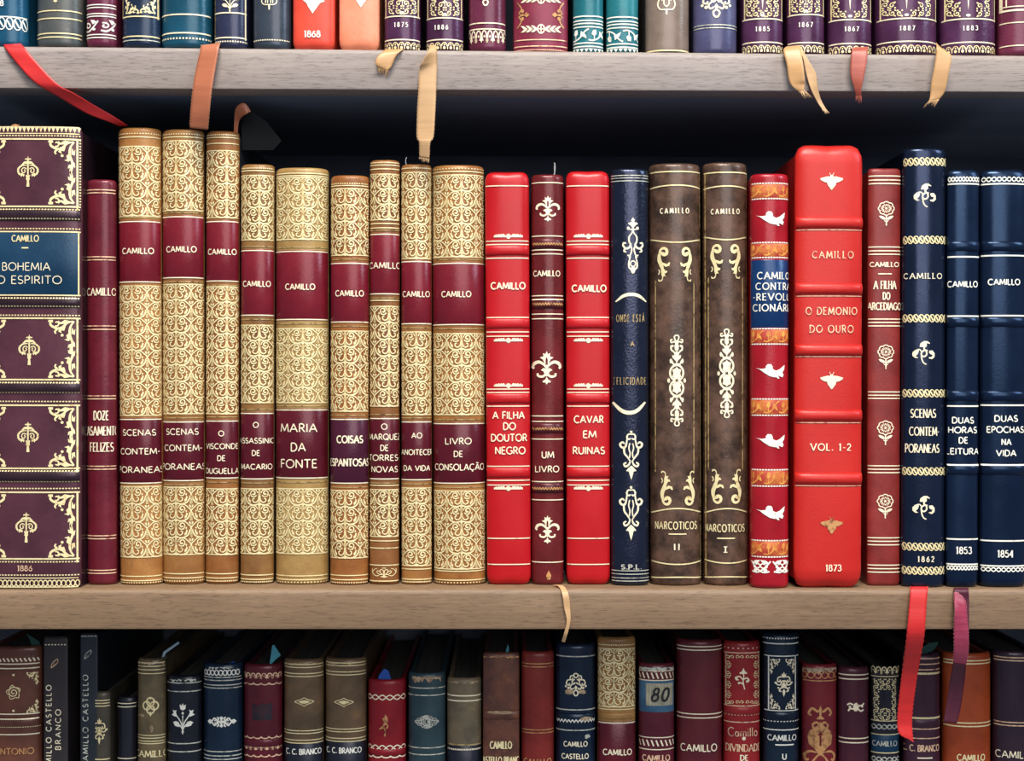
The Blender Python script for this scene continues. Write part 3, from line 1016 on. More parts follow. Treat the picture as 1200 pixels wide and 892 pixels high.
def filigree(b, x0, x1, y0, y1, keep, key='gilt', step=8.5, seed=1):
    """Dense scrolls, leaves and dots over a panel (photo pixels), only where keep(fx, fy) holds."""
    b.serial += 1
    key = ('gold_filigree', key, b.serial)
    rnd = random.Random(seed)
    nx, ny = max(1, round((x1 - x0) / step)), max(1, round((y1 - y0) / step))
    for i in range(nx):
        for j in range(ny):
            fx, fy = (i + .5) / nx, (j + .5) / ny
            if not keep(fx, fy):
                continue
            x, y = x0 + fx * (x1 - x0), y0 + fy * (y1 - y0)
            m = fx > .5
            r = step * 0.5
            t = [('s', spiral(0, .1, .75, .16, 210 if (i + j) % 2 else 30, -200 if (i + j) % 2 else 420, 12), (.2, .26, .3)), F_([(.3, .9), (.6, .55), (.95, .9), (.75, 1.1)]),
                 F_([(-.9, -.5), (-.5, -.95), (-.1, -.7), (-.5, -.5)]), F_(disc(.72, -.66, .24, 6))]
            b.orn(t, x, y, r, mirror=m, flip=(j % 2 == 0), key=key)


def lattice(b, y0, y1, x0, key='gilt', w=17.6, h=18.8):
    """The scroll lattice of the tan bindings between two photo heights, with a stem at pixel x0."""
    b.serial += 1
    key = ('gold_lattice', key, b.serial)
    rows = max(1, round((y1 - y0) / h))
    s0 = b.u2s(b.local(x0, (y0 + y1) / 2)[0])
    px = b.px
    zt, zb = b.zc(y0), b.zc(y1)
    hh = (zt - zb) / rows
    n0, n1 = int(-b.smax / (w * px)) - 2, int(b.smax / (w * px)) + 2
    for c in range(n0, n1 + 1):
        for r in range(rows):
            for kind, pts, wd in CELL:
                q = []
                for x, y in pts:
                    if c % 2:
                        x = 1 - x                       # neighbours mirror each other about the stems
                    q.append((s0 + (c + x) * w * px, zt - (r + y) * hh))
                k = w * px
                if kind == 's':
                    b.stroke(q, tuple(v * k for v in wd) if isinstance(wd, tuple) else wd * k, key, b.fs)
                else:
                    b.fill(q, key, b.fs)
    b.h(y0, t=1.2, key=key)
    b.h(y1, t=1.2, key=key)


def torn(b, seed, hgt=4, key='cloth', f=0.8):
    """Frayed leather along the head of the spine."""
    rnd = random.Random(seed)
    n = 16
    z0 = b.H - 0.0016
    up = [(b.s2u(b.smax * f * (-1 + 2 * i / n)), z0 - rnd.uniform(0.0, 0.0006)) for i in range(n + 1)]
    dn = [(b.s2u(b.smax * f * (-1 + 2 * i / n)), z0 - rnd.uniform(.2, 1.0) * hgt * b.px) for i in range(n + 1)]
    for i in range(n):
        b.fill([up[i], dn[i], dn[i + 1], up[i + 1]], key)


def patch(b, px, py, rx, ry, seed, key='scuff'):
    rnd = random.Random(seed)
    b.orn([F_([((0.6 + 0.4 * rnd.random()) * math.cos(2 * PI * i / 11), (0.6 + 0.4 * rnd.random()) * math.sin(2 * PI * i / 11)) for i in range(11)])], px, py, rx, ry, key=key)


# ------------------------------------------------------------------ the bookcase
ZM = -0.0964                                   # top of the middle board
YF = -0.0085                                   # front edge of the boards


def board(z0l, z1l, z0r, z1r, mat, parent, xh=0.33, yb=0.165, r=0.0028, lip=0.014):
    """A shelf board: rounded oak along its front, the body behind coloured for the shade inside, its two ends at slightly different heights."""
    n = 60
    rnd = random.Random(5)
    out = []
    for name, m in (('front_edge', mat), ('shelf', SHADE_WOOD)):
        verts, faces = [], []
        for i in range(n + 1):
            t = i / n
            x = -xh + 2 * xh * t
            z0, z1 = z0l + (z0r - z0l) * t, z1l + (z1r - z1l) * t
            j = rnd.uniform(-1, 1) * 0.00025
            if name == 'shelf':
                prof = [(yb, z0), (YF + lip, z0), (YF + lip, z1), (yb, z1)]
            else:
                prof = [(YF + lip, z0), (YF + 0.0012, z0), (YF + 0.0003, z0 + 0.0003), (YF, z0 + 0.0012)]
                for k in range(6):
                    a = PI / 2 * k / 5
                    prof.append((YF + r - r * math.cos(a) + (j if k in (1, 2, 3) else 0), z1 - r + r * math.sin(a)))
                prof.append((YF + lip, z1))
            k = len(prof)
            verts += [(x, y, z) for y, z in prof]
        for i in range(n):
            for q in range(k):
                q2 = (q + 1) % k
                faces.append((i * k + q, i * k + q2, (i + 1) * k + q2, (i + 1) * k + q))
        faces += [tuple(range(k)), tuple(reversed(range(n * k, (n + 1) * k)))]
        o = mesh_obj(name, verts, [tuple(reversed(f)) for f in faces], m, None)
        e = o.modifiers.new('edges', 'EDGE_SPLIT')
        e.split_angle = math.radians(40)
        out.append(o)
    edge, shelf = out
    shelf.parent = parent
    edge.parent = shelf
    return shelf


case = thing('bookcase', 'oak bookcase with dark interior holding three rows of old books', 'bookcase', None, (0, 0.08, -0.34))


def zpx(py, Y):
    return ray(0, py, Y)[1]


zu0, zu1 = zpx(53.0, YF), zpx(64.0, YF)        # upper board's top edge at the photo's two sides
zl0, zl1 = zpx(103.5, YF), zpx(108.0, YF)
e0, e1 = -0.33 / 0.2367, 0.33 / 0.2367


def ext(a, b, e):
    return (a + b) / 2 + (b - a) / 2 * e


OFF = Vector((0, 0.08, -0.34))


def rel(o):
    o.location = -OFF
    return o


rel(board(ext(zl0, zl1, e0), ext(zu0, zu1, e0), ext(zl0, zl1, e1), ext(zu0, zu1, e1), WOOD_UP, case))
rel(board(zpx(738, YF), ZM, zpx(738, YF), ZM, WOOD_LOW, case, lip=0.032))
ZB = -0.336                                    # board under the lowest row (below the picture)
rel(board(ZB - 0.019, ZB, ZB - 0.019, ZB, WOOD_LOW, case))
v_, f_ = [], []
box(v_, f_, -0.36, 0.36, 0.165, 0.175, ZB - 0.02, 0.40)
rel(mesh_obj('back_panel', v_, f_, BACK_SHADE_WOOD, case, smooth=False))
for sx_ in (-1, 1):
    v_, f_ = [], []
    box(v_, f_, min(sx_ * 0.33, sx_ * 0.35), max(sx_ * 0.33, sx_ * 0.35), YF, 0.165, ZB - 0.02, 0.40)
    rel(mesh_obj('side_panel', v_, f_, SIDE_WOOD, case, smooth=False))

# ------------------------------------------------------------------ middle row
GM = 'old bound books in the middle row'


def mid(xl, xr, yt, yb, mat, lab, **kw):
    return Book(xl, xr, yt, yb, mat, lab, GM, zb=ZM, **kw)


# big plum book
L = leather('leather_plum', (84, 46, 56), (58, 30, 38), 0.5, 40, 0.33)
LDK = leather('leather_plum_dark', (44, 26, 32), (34, 20, 26), 0.5, 60, 0.35)
b = mid(-30, 95, 148, 690, L, 'wide plum book with gold corner sprays and blue title panel, beside narrow oxblood book', xlt=-29, xrt=97, bulge=0.16, p=2.8, gold='gilt', cap=0.0022, board=LDK)
BLUE = leather('leather_label_blue', (16, 52, 78), (11, 40, 62), 0.5, 50, 0.4)
b.label(271.5, 346.5, BLUE, x0=-26, x1=92.5, text='blue leather title label')
for y in (252, 354, 454, 558):
    b.band(y, 6.5, 3.2, LDK)
for y0, y1, fy, fx in ((163, 242, 201, 33), (373, 445, 410, 34.5), (475, 549, 512, 33), (577, 655, 618, 31)):
    b.h(y0, y1, t=2.0, f=0.95)
    for x in (-24.5, 91):
        b.v(x, y0, y1 + (4 if x > 0 else 0), 2.0)
    for k_ in range(int((y1 - y0) / 3.4)):
        b.orn([F_([(-1, -.5), (1, -.5), (1, .5), (-1, .5)])], 94.3, y0 + 2 + k_ * 3.4, 0.8, 1.6)
        b.orn([F_([(-1, -.5), (1, -.5), (1, .5), (-1, .5)])], -27.5, y0 + 2 + k_ * 3.4, 0.8, 1.6)
    b.orn(FINIAL, fx, fy, 15, 18)
    for mx, x in ((True, 88.5), (False, -22)):
        b.orn(CORNER, x, y0 + 2, 29, -29, mirror=mx)
        b.orn(CORNER, x, y1 - 2, 29, 29, mirror=mx)
b.h(271.5, 346, t=1.6, f=0.95)
b.v(92.5, 272, 347, 1.4)
for y in (159, 245.5, 256.5, 268, 349.5, 359, 369.5, 448.5, 460, 470.5, 552, 564.5, 572.5, 658.5, 674):
    b.dots(y, 36, 2.1, 1.4)
b.rep(TEETH, 152.3, 26, 6)
b.h(148.8, 156.5, 677.5, t=1.2)
b.rep(CHAIN, 683.5, 24, 7)
b.h(688, t=1.4)
b.text('CAMILLO', 30, 279.5, 7, 31, 1.3, True)
b.orn([F_([(-1, -.5), (1, -.5), (1, .5), (-1, .5)])], 29.5, 290.5, 4, 1.6)
b.text('BOHEMIA', 31, 312.5, 9, 56, 1.1, key='pale')
b.text('DO ESPIRITO', 29, 328, 9, 86, 1.1, key='pale')
patch(b, 19, 147.5, 7, 2.2, 31, 'bronze')
b.text('1886', 29.5, 666, 6, 17, 1.0, True, key='rose')
b.done()

# narrow oxblood book
L = leather('leather_oxblood', (104, 28, 40), (76, 20, 30), 0.5, 50, 0.3)
b = mid(100.5, 138.5, 210, 686, L, 'short oxblood book with double gold rules, between wide plum book and first tan book', xlt=102, xrt=135, gold='rose')
b.h(222.5, 226, 301, 304.5, 382, 386, 464, 467.5, 546.5, 550, 628, 631.5, 668.5, 672, t=1.3, f=0.9)
b.text('CAMILLO', 118.5, 342, 8, 37, 1.2, True, key='pale')
b.text('DOZE', 118.5, 487, 10, 17, 1.5, key='pale', gap=.25)
b.text('CASAMENTOS', 119.5, 505, 10, 50, 1.4, True, key='pale')
b.text('FELIZES', 119, 524, 10, 28, 1.4, True, key='pale')
b.done()

# the ten tan books with scroll lattices
LABEL = [leather('leather_label_claret_a', (118, 26, 38), (94, 18, 30), 0.5, 40, 0.3), leather('leather_label_claret_b', (90, 20, 31), (68, 14, 24), 0.5, 40, 0.3)]
LABEL_DK = leather('leather_label_dark_plum', (72, 24, 42), (56, 18, 34), 0.5, 40, 0.32)


def tan(geo, col, col2, lab, lat, labels, x0, caps, feet, wear=(110, 78, 48), dk=False, extra=None, low=LABEL[1], gold='gilt', **kw):
    m = leather('leather_tan', tuple(v * k_ for v, k_ in zip(col, (.84, .77, .66))), tuple(v * k_ for v, k_ in zip(col2, (.80, .70, .60))), 0.4, 70, 0.40, wear=wear, wear_amt=0.6, bump=0.16)
    bk = mid(*geo[:4], m, lab, xlt=geo[4], xrt=geo[5], gold=gold, board=BOARD_SHADE, **kw)
    bk.label(*labels[0], LABEL[0], text='claret title label')
    bk.label(*labels[1], low, text='dark claret title label')
    for l in labels:
        bk.h(l[0] + 1.6, l[1] - 1.6, t=1.4, f=0.97, key='pale')
        bk.h(l[0] - 3.2, l[1] + 3.2, t=1.0, f=0.97, key='dull')
    for y0, y1 in lat:
        lattice(bk, y0, y1, x0)
    for kind, y in caps + feet:
        if kind == 'd':
            bk.dots(y, 20, 1.7, 1.3)
        else:
            bk.h(y, t=1.3)
    return bk


b = tan((141.5, 190, 149, 686, 137, 189.5), (206, 158, 98), (170, 120, 68), 'tallest tan gilt book, first of the tan set, next to oxblood book', [(171.5, 253), (335, 487), (570.5, 653)], [(258, 332), (490, 568)], 155, [('d', 156.5), ('h', 160.5)], [('h', 675.5), ('h', 680.5), ('d', 683)])
b.text('CAMILLO', 161, 294, 6.5, 38, 1.3, key='pale')
b.text('SCENAS', 162.5, 507, 6.8, 40, 1.2, key='pale')
b.text('CONTEM-', 163, 529, 6.8, 50, 1.2, key='pale')
b.text('PORANEAS', 164, 550.5, 6.8, 60, 1.2, key='pale')
b.done()
b = tan((190.5, 240, 151, 685.5, 189.5, 239), (190, 146, 90), (152, 108, 66), 'second tan gilt book, standing under the orange ribbon end', [(165, 246.5), (333, 485), (571, 650)], [(252.5, 327), (493, 565)], 206.5, [('d', 157), ('h', 160.5)], [('h', 672.5), ('h', 677.5), ('d', 681)])
b.text('CAMILLO', 212, 292, 6.5, 36, 1.3, key='pale')
b.text('SCENAS', 213, 506, 6.8, 39, 1.2, key='pale')
b.text('CONTEM-', 214, 525, 6.8, 47, 1.2, key='pale')
b.text('PORANEAS', 214, 547, 6.8, 58, 1.2, key='pale')
b.done()
b = tan((240.5, 279.5, 153, 685, 241, 281), (184, 132, 78), (146, 96, 54), 'third tan gilt book, with a folded orange ribbon at its head', [(176.5, 255), (336, 485), (573, 650)], [(258, 331), (492, 562)], 266, [('d', 158), ('h', 161), ('h', 168)], [('h', 672.5), ('h', 677.5), ('d', 681)])
b.text('CAMILLO', 260, 295, 6.2, 35, 1.3, key='pale')
for s_, y_, w_ in (('O', 508, 6), ('VISCONDE', 523, 42), ('DE', 537, 9), ('OUGUELLA', 552, 44)):
    b.text(s_, 259.5, y_, 6, w_, 1.15, key='pale')
b.done()
b = tan((281, 321, 192, 685, 282, 322), (172, 136, 86), (134, 100, 62), 'short narrow tan gilt book against the widest pale tan one', [(205.5, 281), (381, 472), (573, 649)], [(292, 371), (483, 563)], 304, [('h', 200), ('d', 197)], [('h', 674), ('h', 679), ('d', 682)], wear=(96, 66, 44))
b.text('CAMILLO', 300.5, 332.5, 6.2, 34, 1.3, key='pale')
for s_, y_, w_ in (('O', 498, 6), ('ASSASSINIO', 516.5, 48), ('DE', 531, 9), ('MACARIO', 547, 40)):
    b.text(s_, 300, y_, 6, w_, 1.15, key='pale')
b.done()
b = tan((323, 384.5, 196, 685.5, 322, 386), (206, 184, 128), (174, 148, 96), 'widest pale tan gilt book with large three-line title and broad claret labels', [(208, 280.5), (385, 472), (573, 649)], [(293, 376), (479, 562)], 355, [('h', 203), ('h', 206)], [('h', 675), ('h', 679.5), ('d', 682.5)], wear=(140, 104, 70))
b.text('CAMILLO', 351.5, 336, 6.5, 35, 1.3, key='pale')
for s_, y_, w_ in (('MARIA', 501.5, 44), ('DA', 524, 17), ('FONTE', 543.5, 44)):
    b.text(s_, 349.5, y_, 9.5, w_, 1.5, key='pale')
b.done()
b = tan((386.5, 432, 205, 686, 387, 433), (188, 132, 76), (146, 92, 48), 'tan gilt book with plum lower label in bold serif capitals', [(221, 299), (388, 482), (575, 654)], [(307, 379), (490, 568)], 404.5, [('d', 215), ('h', 217.5)], [('h', 674.5), ('h', 679.5), ('d', 683)], low=LABEL_DK)
b.text('CAMILLO', 409.5, 343.7, 6.5, 34, 1.3, key='pale')
b.text('COISAS', 410, 515, 8, 31, 1.8, True, key='pale')
b.text('ESPANTOSAS', 409, 542, 8, 52, 1.7, True, key='pale')
b.done()
b = tan((432.5, 468, 187, 685.5, 433, 469), (166, 118, 74), (128, 84, 48), 'slim tan gilt book with fan ornament at its foot', [(204, 257.5), (359, 476), (574, 629)], [(273, 346), (489, 563)], 456, [('d', 190.5), ('h', 193.5), ('h', 198), ('h', 262), ('h', 267), ('h', 352), ('h', 569)], [('h', 634), ('h', 642.5), ('h', 662.5), ('h', 681)], wear=(90, 58, 36))
b.text('CAMILLO', 451, 311, 6.8, 42, 1.3, key='pale')
for s_, y_, w_ in (('O', 500, 6.5), ('MARQUEZ', 512, 42), ('DE', 525, 9), ('TORRES-', 536.5, 42), ('NOVAS', 550, 33)):
    b.text(s_, 450.5, y_, 6.6, w_, 1.2, key='pale')
b.orn(FAN, 450, 671.5, 14, 9.5, key='gilt')
b.done()
b = tan((469.5, 507, 192, 685.5, 470, 505.5), (188, 142, 86), (150, 104, 60), 'slim tan gilt book with lattice running down to its foot, under the pale ribbon', [(202, 303), (389, 486), (572, 663)], [(305, 381), (493, 564)], 488, [('d', 197)], [('h', 667), ('h', 679), ('d', 682)])
b.text('CAMILLO', 487.5, 344.6, 6.3, 34, 1.25, key='pale')
for s_, y_, w_ in (('AO', 510.4, 12), ('ANOITECER', 530, 42), ('DA VIDA', 548.7, 33)):
    b.text(s_, 488.5, y_, 6, w_, 1.15, key='pale')
b.thread(478, 196, 183, plain('thread_white', (186, 188, 190), 0.8), -0.0013, 0.0002)
b.done()
b = tan((507.5, 570, 193, 686, 506, 567), (196, 146, 86), (152, 104, 56), 'wide tan gilt book, last of the tan set, against the bright red book', [(205, 301), (391, 486), (575.5, 667)], [(307, 382), (495, 568)], 541, [('d', 197.5), ('h', 201)], [('h', 669.5), ('h', 680), ('d', 683)])
b.text('CAMILLO', 534.5, 344.6, 6.5, 35, 1.3, key='pale')
b.text('LIVRO', 537, 517, 7, 31, 1.3, key='pale')
b.text('DE', 537, 532, 6.5, 10, 1.2, key='pale')
b.text('CONSOLAÇÃO', 538.5, 547.5, 7, 64, 1.3, key='pale')
b.done()

# red pair, brown-red one between
RED = (182, 22, 28)
REDB = both([F_(disc(0, 0, .16, 10)), ('s', [(.14, 0), (1.0, 0)], .13), F_(disc(.34, .06, .09, 7)), F_(disc(.5, .06, .08, 7)), F_(disc(.66, .06, .08, 7)), F_(disc(.84, .05, .07, 7))])


def redbook(geo, lab, dy, author, title):
    m = leather('leather_red', RED, (168, 18, 22), 0.4, 30, 0.36, bump=0.06)
    bk = mid(*geo[:4], m, lab, xlt=geo[4], xrt=geo[5], gold='pale', cap=0.0030, bulge=0.34, p=2.7, depth=0.12)
    for y in (293.5, 379, 467, 554):
        bk.band(y + dy * .3, 6, 2.6)
    bk.h(217.8, 282.5, 286.5, 302.5, 372, 389, 394, 456, 460, 476, 546.5, 563, 568.5, 631, 661.5, t=1.3, f=0.93)
    c = (geo[0] + geo[1] + geo[4] + geo[5]) / 4
    for y in (277, 399, 452, 572.5):
        bk.orn(REDB, c + 0.5, y, 17, 20)
    bk.text('CAMILLO', *author, 1.7, key='pale')
    for row in title:
        bk.text(*row, 1.5, key='pale')
    return bk.done()


redbook((571, 622, 201, 686, 567, 621), 'bright red book with raised bands, next to the wide tan gilt book', 0, (595.5, 335, 7.5, 40),
        [('A FILHA', 596, 486.6, 8, 37), ('DO', 597, 499.5, 8, 14), ('DOUTOR', 596.5, 513, 8, 42), ('NEGRO', 598, 528, 8, 35)])
L = leather('leather_brown_red', (106, 30, 31), (78, 22, 24), 0.5, 60, 0.28)
b = mid(622.5, 661, 204, 686, L, 'brown-red book with three gold fleurons, between the two bright red books', xlt=622, xrt=661, gold='pale')
LB = leather('leather_brown_red_dark', (84, 26, 30), (60, 20, 24), 0.5, 60, 0.3)
for y in (285.5, 356, 502, 572):
    b.band(y, 6, 2.4, LB)
    b.rep(WAVE, y + 0.5, 12, 2.2, 0.8, key='bronze')
b.h(214, 276.5, 292.8, 297.5, 346.5, 351, 368, 373.5, 487.6, 494, 514.7, 564.6, 586, 659, t=1.3, f=0.88)
b.orn(FLEURON, 642, 245, 16.5, 15.5)
b.orn(FLEURON, 640.6, 431.5, 20, 20)
b.orn(FLEURON, 641.5, 621, 16.5, 17)
b.text('CAMILLO', 640.5, 320.5, 6, 33, 1.2, True)
b.text('UM', 642, 533, 7.5, 14, 1.4)
b.text('LIVRO', 641, 549.7, 7, 29, 1.3)
b.orn([F_([(0, 1), (.5, 0), (.3, -.8), (-.3, -.8), (-.5, 0)])], 643, 674.5, 6, 6, key='bronze')
THREAD = plain('thread', (190, 190, 186), 0.8)
b.thread(648.5, 207, 189.5, THREAD)                # the white thread loop at its head
b.thread(650.5, 207, 190.0, THREAD, -0.0002)
b.done()
redbook((664, 715, 200, 686, 662, 715), 'bright red book with raised bands, next to the navy book with lyre ornament', 0, (690.5, 338, 7.5, 40),
        [('CAVAR', 690, 491.5, 8, 34), ('EM', 691, 509, 8, 15), ('RUINAS', 690, 528, 8, 37)])

# navy book with lyre
L = leather('leather_navy', (20, 25, 37), (14, 18, 28), 0.4, 80, 0.19, spec=0.7, tint=(.6, .66, 1.0), wear=(90, 96, 120), wear_amt=0.10, bump=0.22)
b = mid(716, 761, 197, 687, L, 'dark navy book with slim lyre ornaments and two gold arcs', xlt=715, xrt=760.5, gold='pale', bulge=0.55)
b.h(205.5, 208.5, 212, 669, 673, 677.5, 681, t=1.0, f=0.97, key='silver')
b.orn(LYRE, 741.7, 288, 27, 33)
b.orn([S_([(-1, -.25), (-.5, .12), (0, .22), (.5, .12), (1, -.25)], (.08, .2, .22, .2, .08))], 739.7, 349, 18, 18, wk=1.0)
b.orn([S_([(-1, .45), (-.5, -.05), (0, -.2), (.5, -.05), (1, .45)], (.12, .22, .24, .22, .12))], 737.5, 480, 19, 19)
b.text('ONDE ESTÁ', 739, 373, 8, 34, 0.85, True, key='dull', gap=.45)
b.text('A', 741, 403, 5, 4, 0.9, key='dull')
b.text('FELICIDADE', 738.5, 446.5, 8, 40, 0.85, True, key='dull', gap=.45)
b.orn(URN, 739.7, 534, 28, 29)
b.orn(URN, 739.5, 602, 28, 32)
b.text('S.P.L.', 740, 664.5, 5, 24, 1.3, True, key='silver')
b.done()

# the two mottled brown volumes
for geo, lab, num, c_, pc, ys in (
        ((763, 821.5, 191, 687, 759.5, 822), 'wider mottled brown book with medallion chain, next to the navy lyre book', 'II', (794, 790.5), (793, 446, 53), (201, 217, 247, 284, 310, 572, 596, 616, 626, 641, 661.5, 676.5)),
        ((825, 876.5, 190, 687, 823, 876), 'narrower mottled brown book with medallion chain, next to red book with silver birds', 'I', (851, 850), (851.6, 437.6, 51.7), (202, 218, 247.7, 281, 306.7, 570, 596, 619, 631, 644, 660, 676))):
    m = leather('leather_calf', (98, 72, 58), (50, 37, 29), 0.75, 110, 0.30, wear=(120, 76, 44), wear_amt=0.35)
    b = mid(*geo[:4], m, lab, xlt=geo[4], xrt=geo[5], gold='gilt', bulge=0.7)
    e_ = 21.5 if num == 'II' else 19
    for y_, sg_ in ((ys[0], 0), (ys[1], 2.5), (ys[3], -4.5), (ys[6], 6), (ys[10], -3), (ys[11], 2)):
        b.h(y_, t=1.6, f=0.93, sag=sg_)
    for f_e in ((0.96,) if num == 'II' else (-0.93, 0.96)):
        b.vf(f_e, ys[0], ys[11], 1.1, key='dull')
    cx0, cx1 = c_[1], c_[0]
    b.text('CAMILLO', cx0, ys[2], 5.6, 34, 1.3, True, key='pale', gap=.75)
    for sg in (-1, 1):
        b.orn(ACANTHUS, cx0 + sg * (e_ - 2), ys[4], 17, 20, mirror=(sg > 0), key='gilt')
        b.orn(ACANTHUS, cx1 + sg * (e_ - 2), ys[5], 17, 20, mirror=(sg > 0), flip=True, key='gilt')
        b.v(cx0 + sg * (e_ + 1), ys[4] + 19, ys[5] - 19, 1.2, key='dull')
    b.orn(PENDANT, pc[0], pc[1], 26, pc[2], key='pale', wk=1.0)
    b.text('NARCOTICOS', cx1 - 1.5, ys[7], 8.5, 52 if num == 'II' else 50, 1.3, False, key='gilt', gap=.3)
    b.orn([F_([(-1, -.5), (1, -.5), (1, .5), (-1, .5)])], cx1, ys[8], 10.5, 1.5)
    b.text(num, cx1 - 1, ys[9], 6.5, 5.6 if num == 'II' else 2, 1.6, True, key='pale', gap=.9)
    b.done()

# red book with birds
L = leather('leather_red_bird', (164, 24, 36), (136, 18, 28), 0.5, 50, 0.26)
OCH = plain('ochre_band', (196, 106, 52), 0.4, (172, 58, 42), 170, sharp=0.75)
BLU = leather('leather_label_royal', (16, 52, 98), (11, 38, 78), 0.5, 60, 0.28)
b = mid(880, 924, 203, 690, L, 'crimson book with silver birds, ochre floral bands and royal blue label', xlt=878.5, xrt=925, gold='white')
for y0, y1 in ((215.5, 232), (285, 301), (386, 402.5), (468.5, 486), (551.5, 569), (634.5, 652)):
    b.label(y0, y1, OCH, name='floral_band', text='ochre floral band')
    b.rep(RINCEAU, (y0 + y1) / 2, 3, y1 - y0 - 3, 0.94, key='ochre')
    b.dots(y0 - 0.8, 17, 2.4, 1.5, key='white')
    b.dots(y1 + 0.8, 17, 2.4, 1.5, key='white')
b.label(304.5, 384, BLU, text='royal blue title label')
for s_, y_, w_ in (('CAMILO', 323, 42), ('CONTRA', 335.5, 46), ('-REVOLU-', 348, 54), ('CIONÁRIA', 360.7, 54)):
    b.text(s_, 908.5, y_, 7.6, w_, 1.4, True, key='white', gap=.3)
for y, x in ((257, 903.7), (436, 903.5), (518, 903.5), (602, 903.5)):
    b.orn(BIRD, x, y, 17, 15, key='white')
b.rep(SCROLLS, 664, 2, 15, 0.9, key='white')
b.rep([(k, [(1 - x, y) for x, y in p], w) for k, p, w in SCROLLS], 664, 2, 15, 0.9, key='white')
b.done()

# big red book
L = leather('leather_scarlet', (194, 40, 32), (178, 32, 26), 0.4, 22, 0.42, bump=0.10, wear=(150, 36, 44), wear_amt=0.25)
b = mid(931, 1008, 169, 690, L, 'tallest scarlet book, wide and plain with thick raised bands and gold bees', xlt=929.5, xrt=1012.5, gold='pale', cap=0.0050, bulge=0.26, p=2.9, depth=0.125)
for y in (261, 338.5, 410.5, 487, 561):
    b.band(y, 6.5, 4.2)
for y, k_ in ((212, 'pale'), (445.5, 'pale'), (615, 'bronze')):
    b.orn(BEE, 974.5, y, 13.5, 12, key=k_)
b.h(269.5, 347, 418, 495.5, 569.5, t=0.9, f=0.9, key='rose')
b.text('CAMILLO', 976, 298.5, 7.6, 48, 1.2, True, key='rose', gap=.45)
b.text('O DEMONIO', 974.5, 364.5, 8.2, 60, 1.3, True, key='rose', gap=.35)
b.text('DO OURO', 974.5, 385.5, 8.2, 51, 1.3, True, key='rose', gap=.35)
b.text('VOL. 1-2', 973.5, 524, 7.6, 47, 1.4, True, key='pale', gap=.3)
b.text('1873', 976.5, 665.5, 7, 18, 1.4, True, key='pale')
b.done()

# russet book with roses
L = leather('leather_russet', (136, 44, 40), (104, 32, 30), 0.5, 60, 0.4, wear=(90, 26, 26), wear_amt=0.4)
b = mid(1015.5, 1054.5, 197, 687, L, 'russet book with four gold roses and triple rules, beside the tallest scarlet book', xlt=1016.5, xrt=1056, gold='rose', bulge=0.35, p=2.6)
b.h(206.3, 211, 215.2, 289.5, 294, 298, 374, 378, 382, 459.4, 463.3, 467, 546, 550, 554, 630.4, 634.4, 638.6, 662.4, 666.5, 670.6, t=1.4, f=0.9, key='pale')
for y, x in ((250, 1038.5), (418, 1038), (507, 1037.5), (593, 1037.2)):
    b.orn(ROSE, x, y, 13, 14, key='pale')
b.text('CAMILLO', 1036.5, 310, 5, 34, 1.2, True, key='pale')
b.orn([F_([(-1, -.5), (1, -.5), (1, .5), (-1, .5)])], 1037, 321, 8, 1.3, key='pale')
b.text('A FILHA', 1037, 334, 9, 26, 1.4, True, key='pale')
b.text('DO', 1038.5, 347, 8, 8, 1.4, True, key='pale')
b.text('ARCEDIAGO', 1037, 359, 8, 40, 1.4, True, key='pale')
b.done()

# three navy books
L = leather('leather_ink', (15, 23, 40), (11, 17, 30), 0.4, 60, 0.20, spec=0.6, tint=(.5, .62, 1.0), bump=0.08)
b = mid(1056, 1107.5, 173, 689, L, 'tall navy book with chain borders and curling leaf flourishes', xlt=1058, xrt=1109, gold='pale', bulge=0.5)
for y in (189.3, 281, 373, 461, 552.5, 641, 669):
    b.rep(CHAIN, y, 9, 8.5, 0.92, key='gilt')
    b.rep(SLASH, y, 9, 5, 0.92, key='gilt')
for y, x in ((231, 1084.5), (415.5, 1083), (597, 1083)):
    b.orn(FLOURISH, x, y, 17, 16)
b.text('CAMILLO', 1081.8, 323.4, 6, 46, 1.1, True, gap=.35)
b.text('SCENAS', 1082, 484.5, 9.5, 29, 1.4, True)
b.text('CONTEM-', 1083.5, 505.5, 9.5, 35, 1.4, True)
b.text('PORANEAS', 1081, 525.5, 9.5, 40, 1.4, True)
b.text('1862', 1085, 655.3, 6, 19, 1.2, True, gap=.5)
b.done()
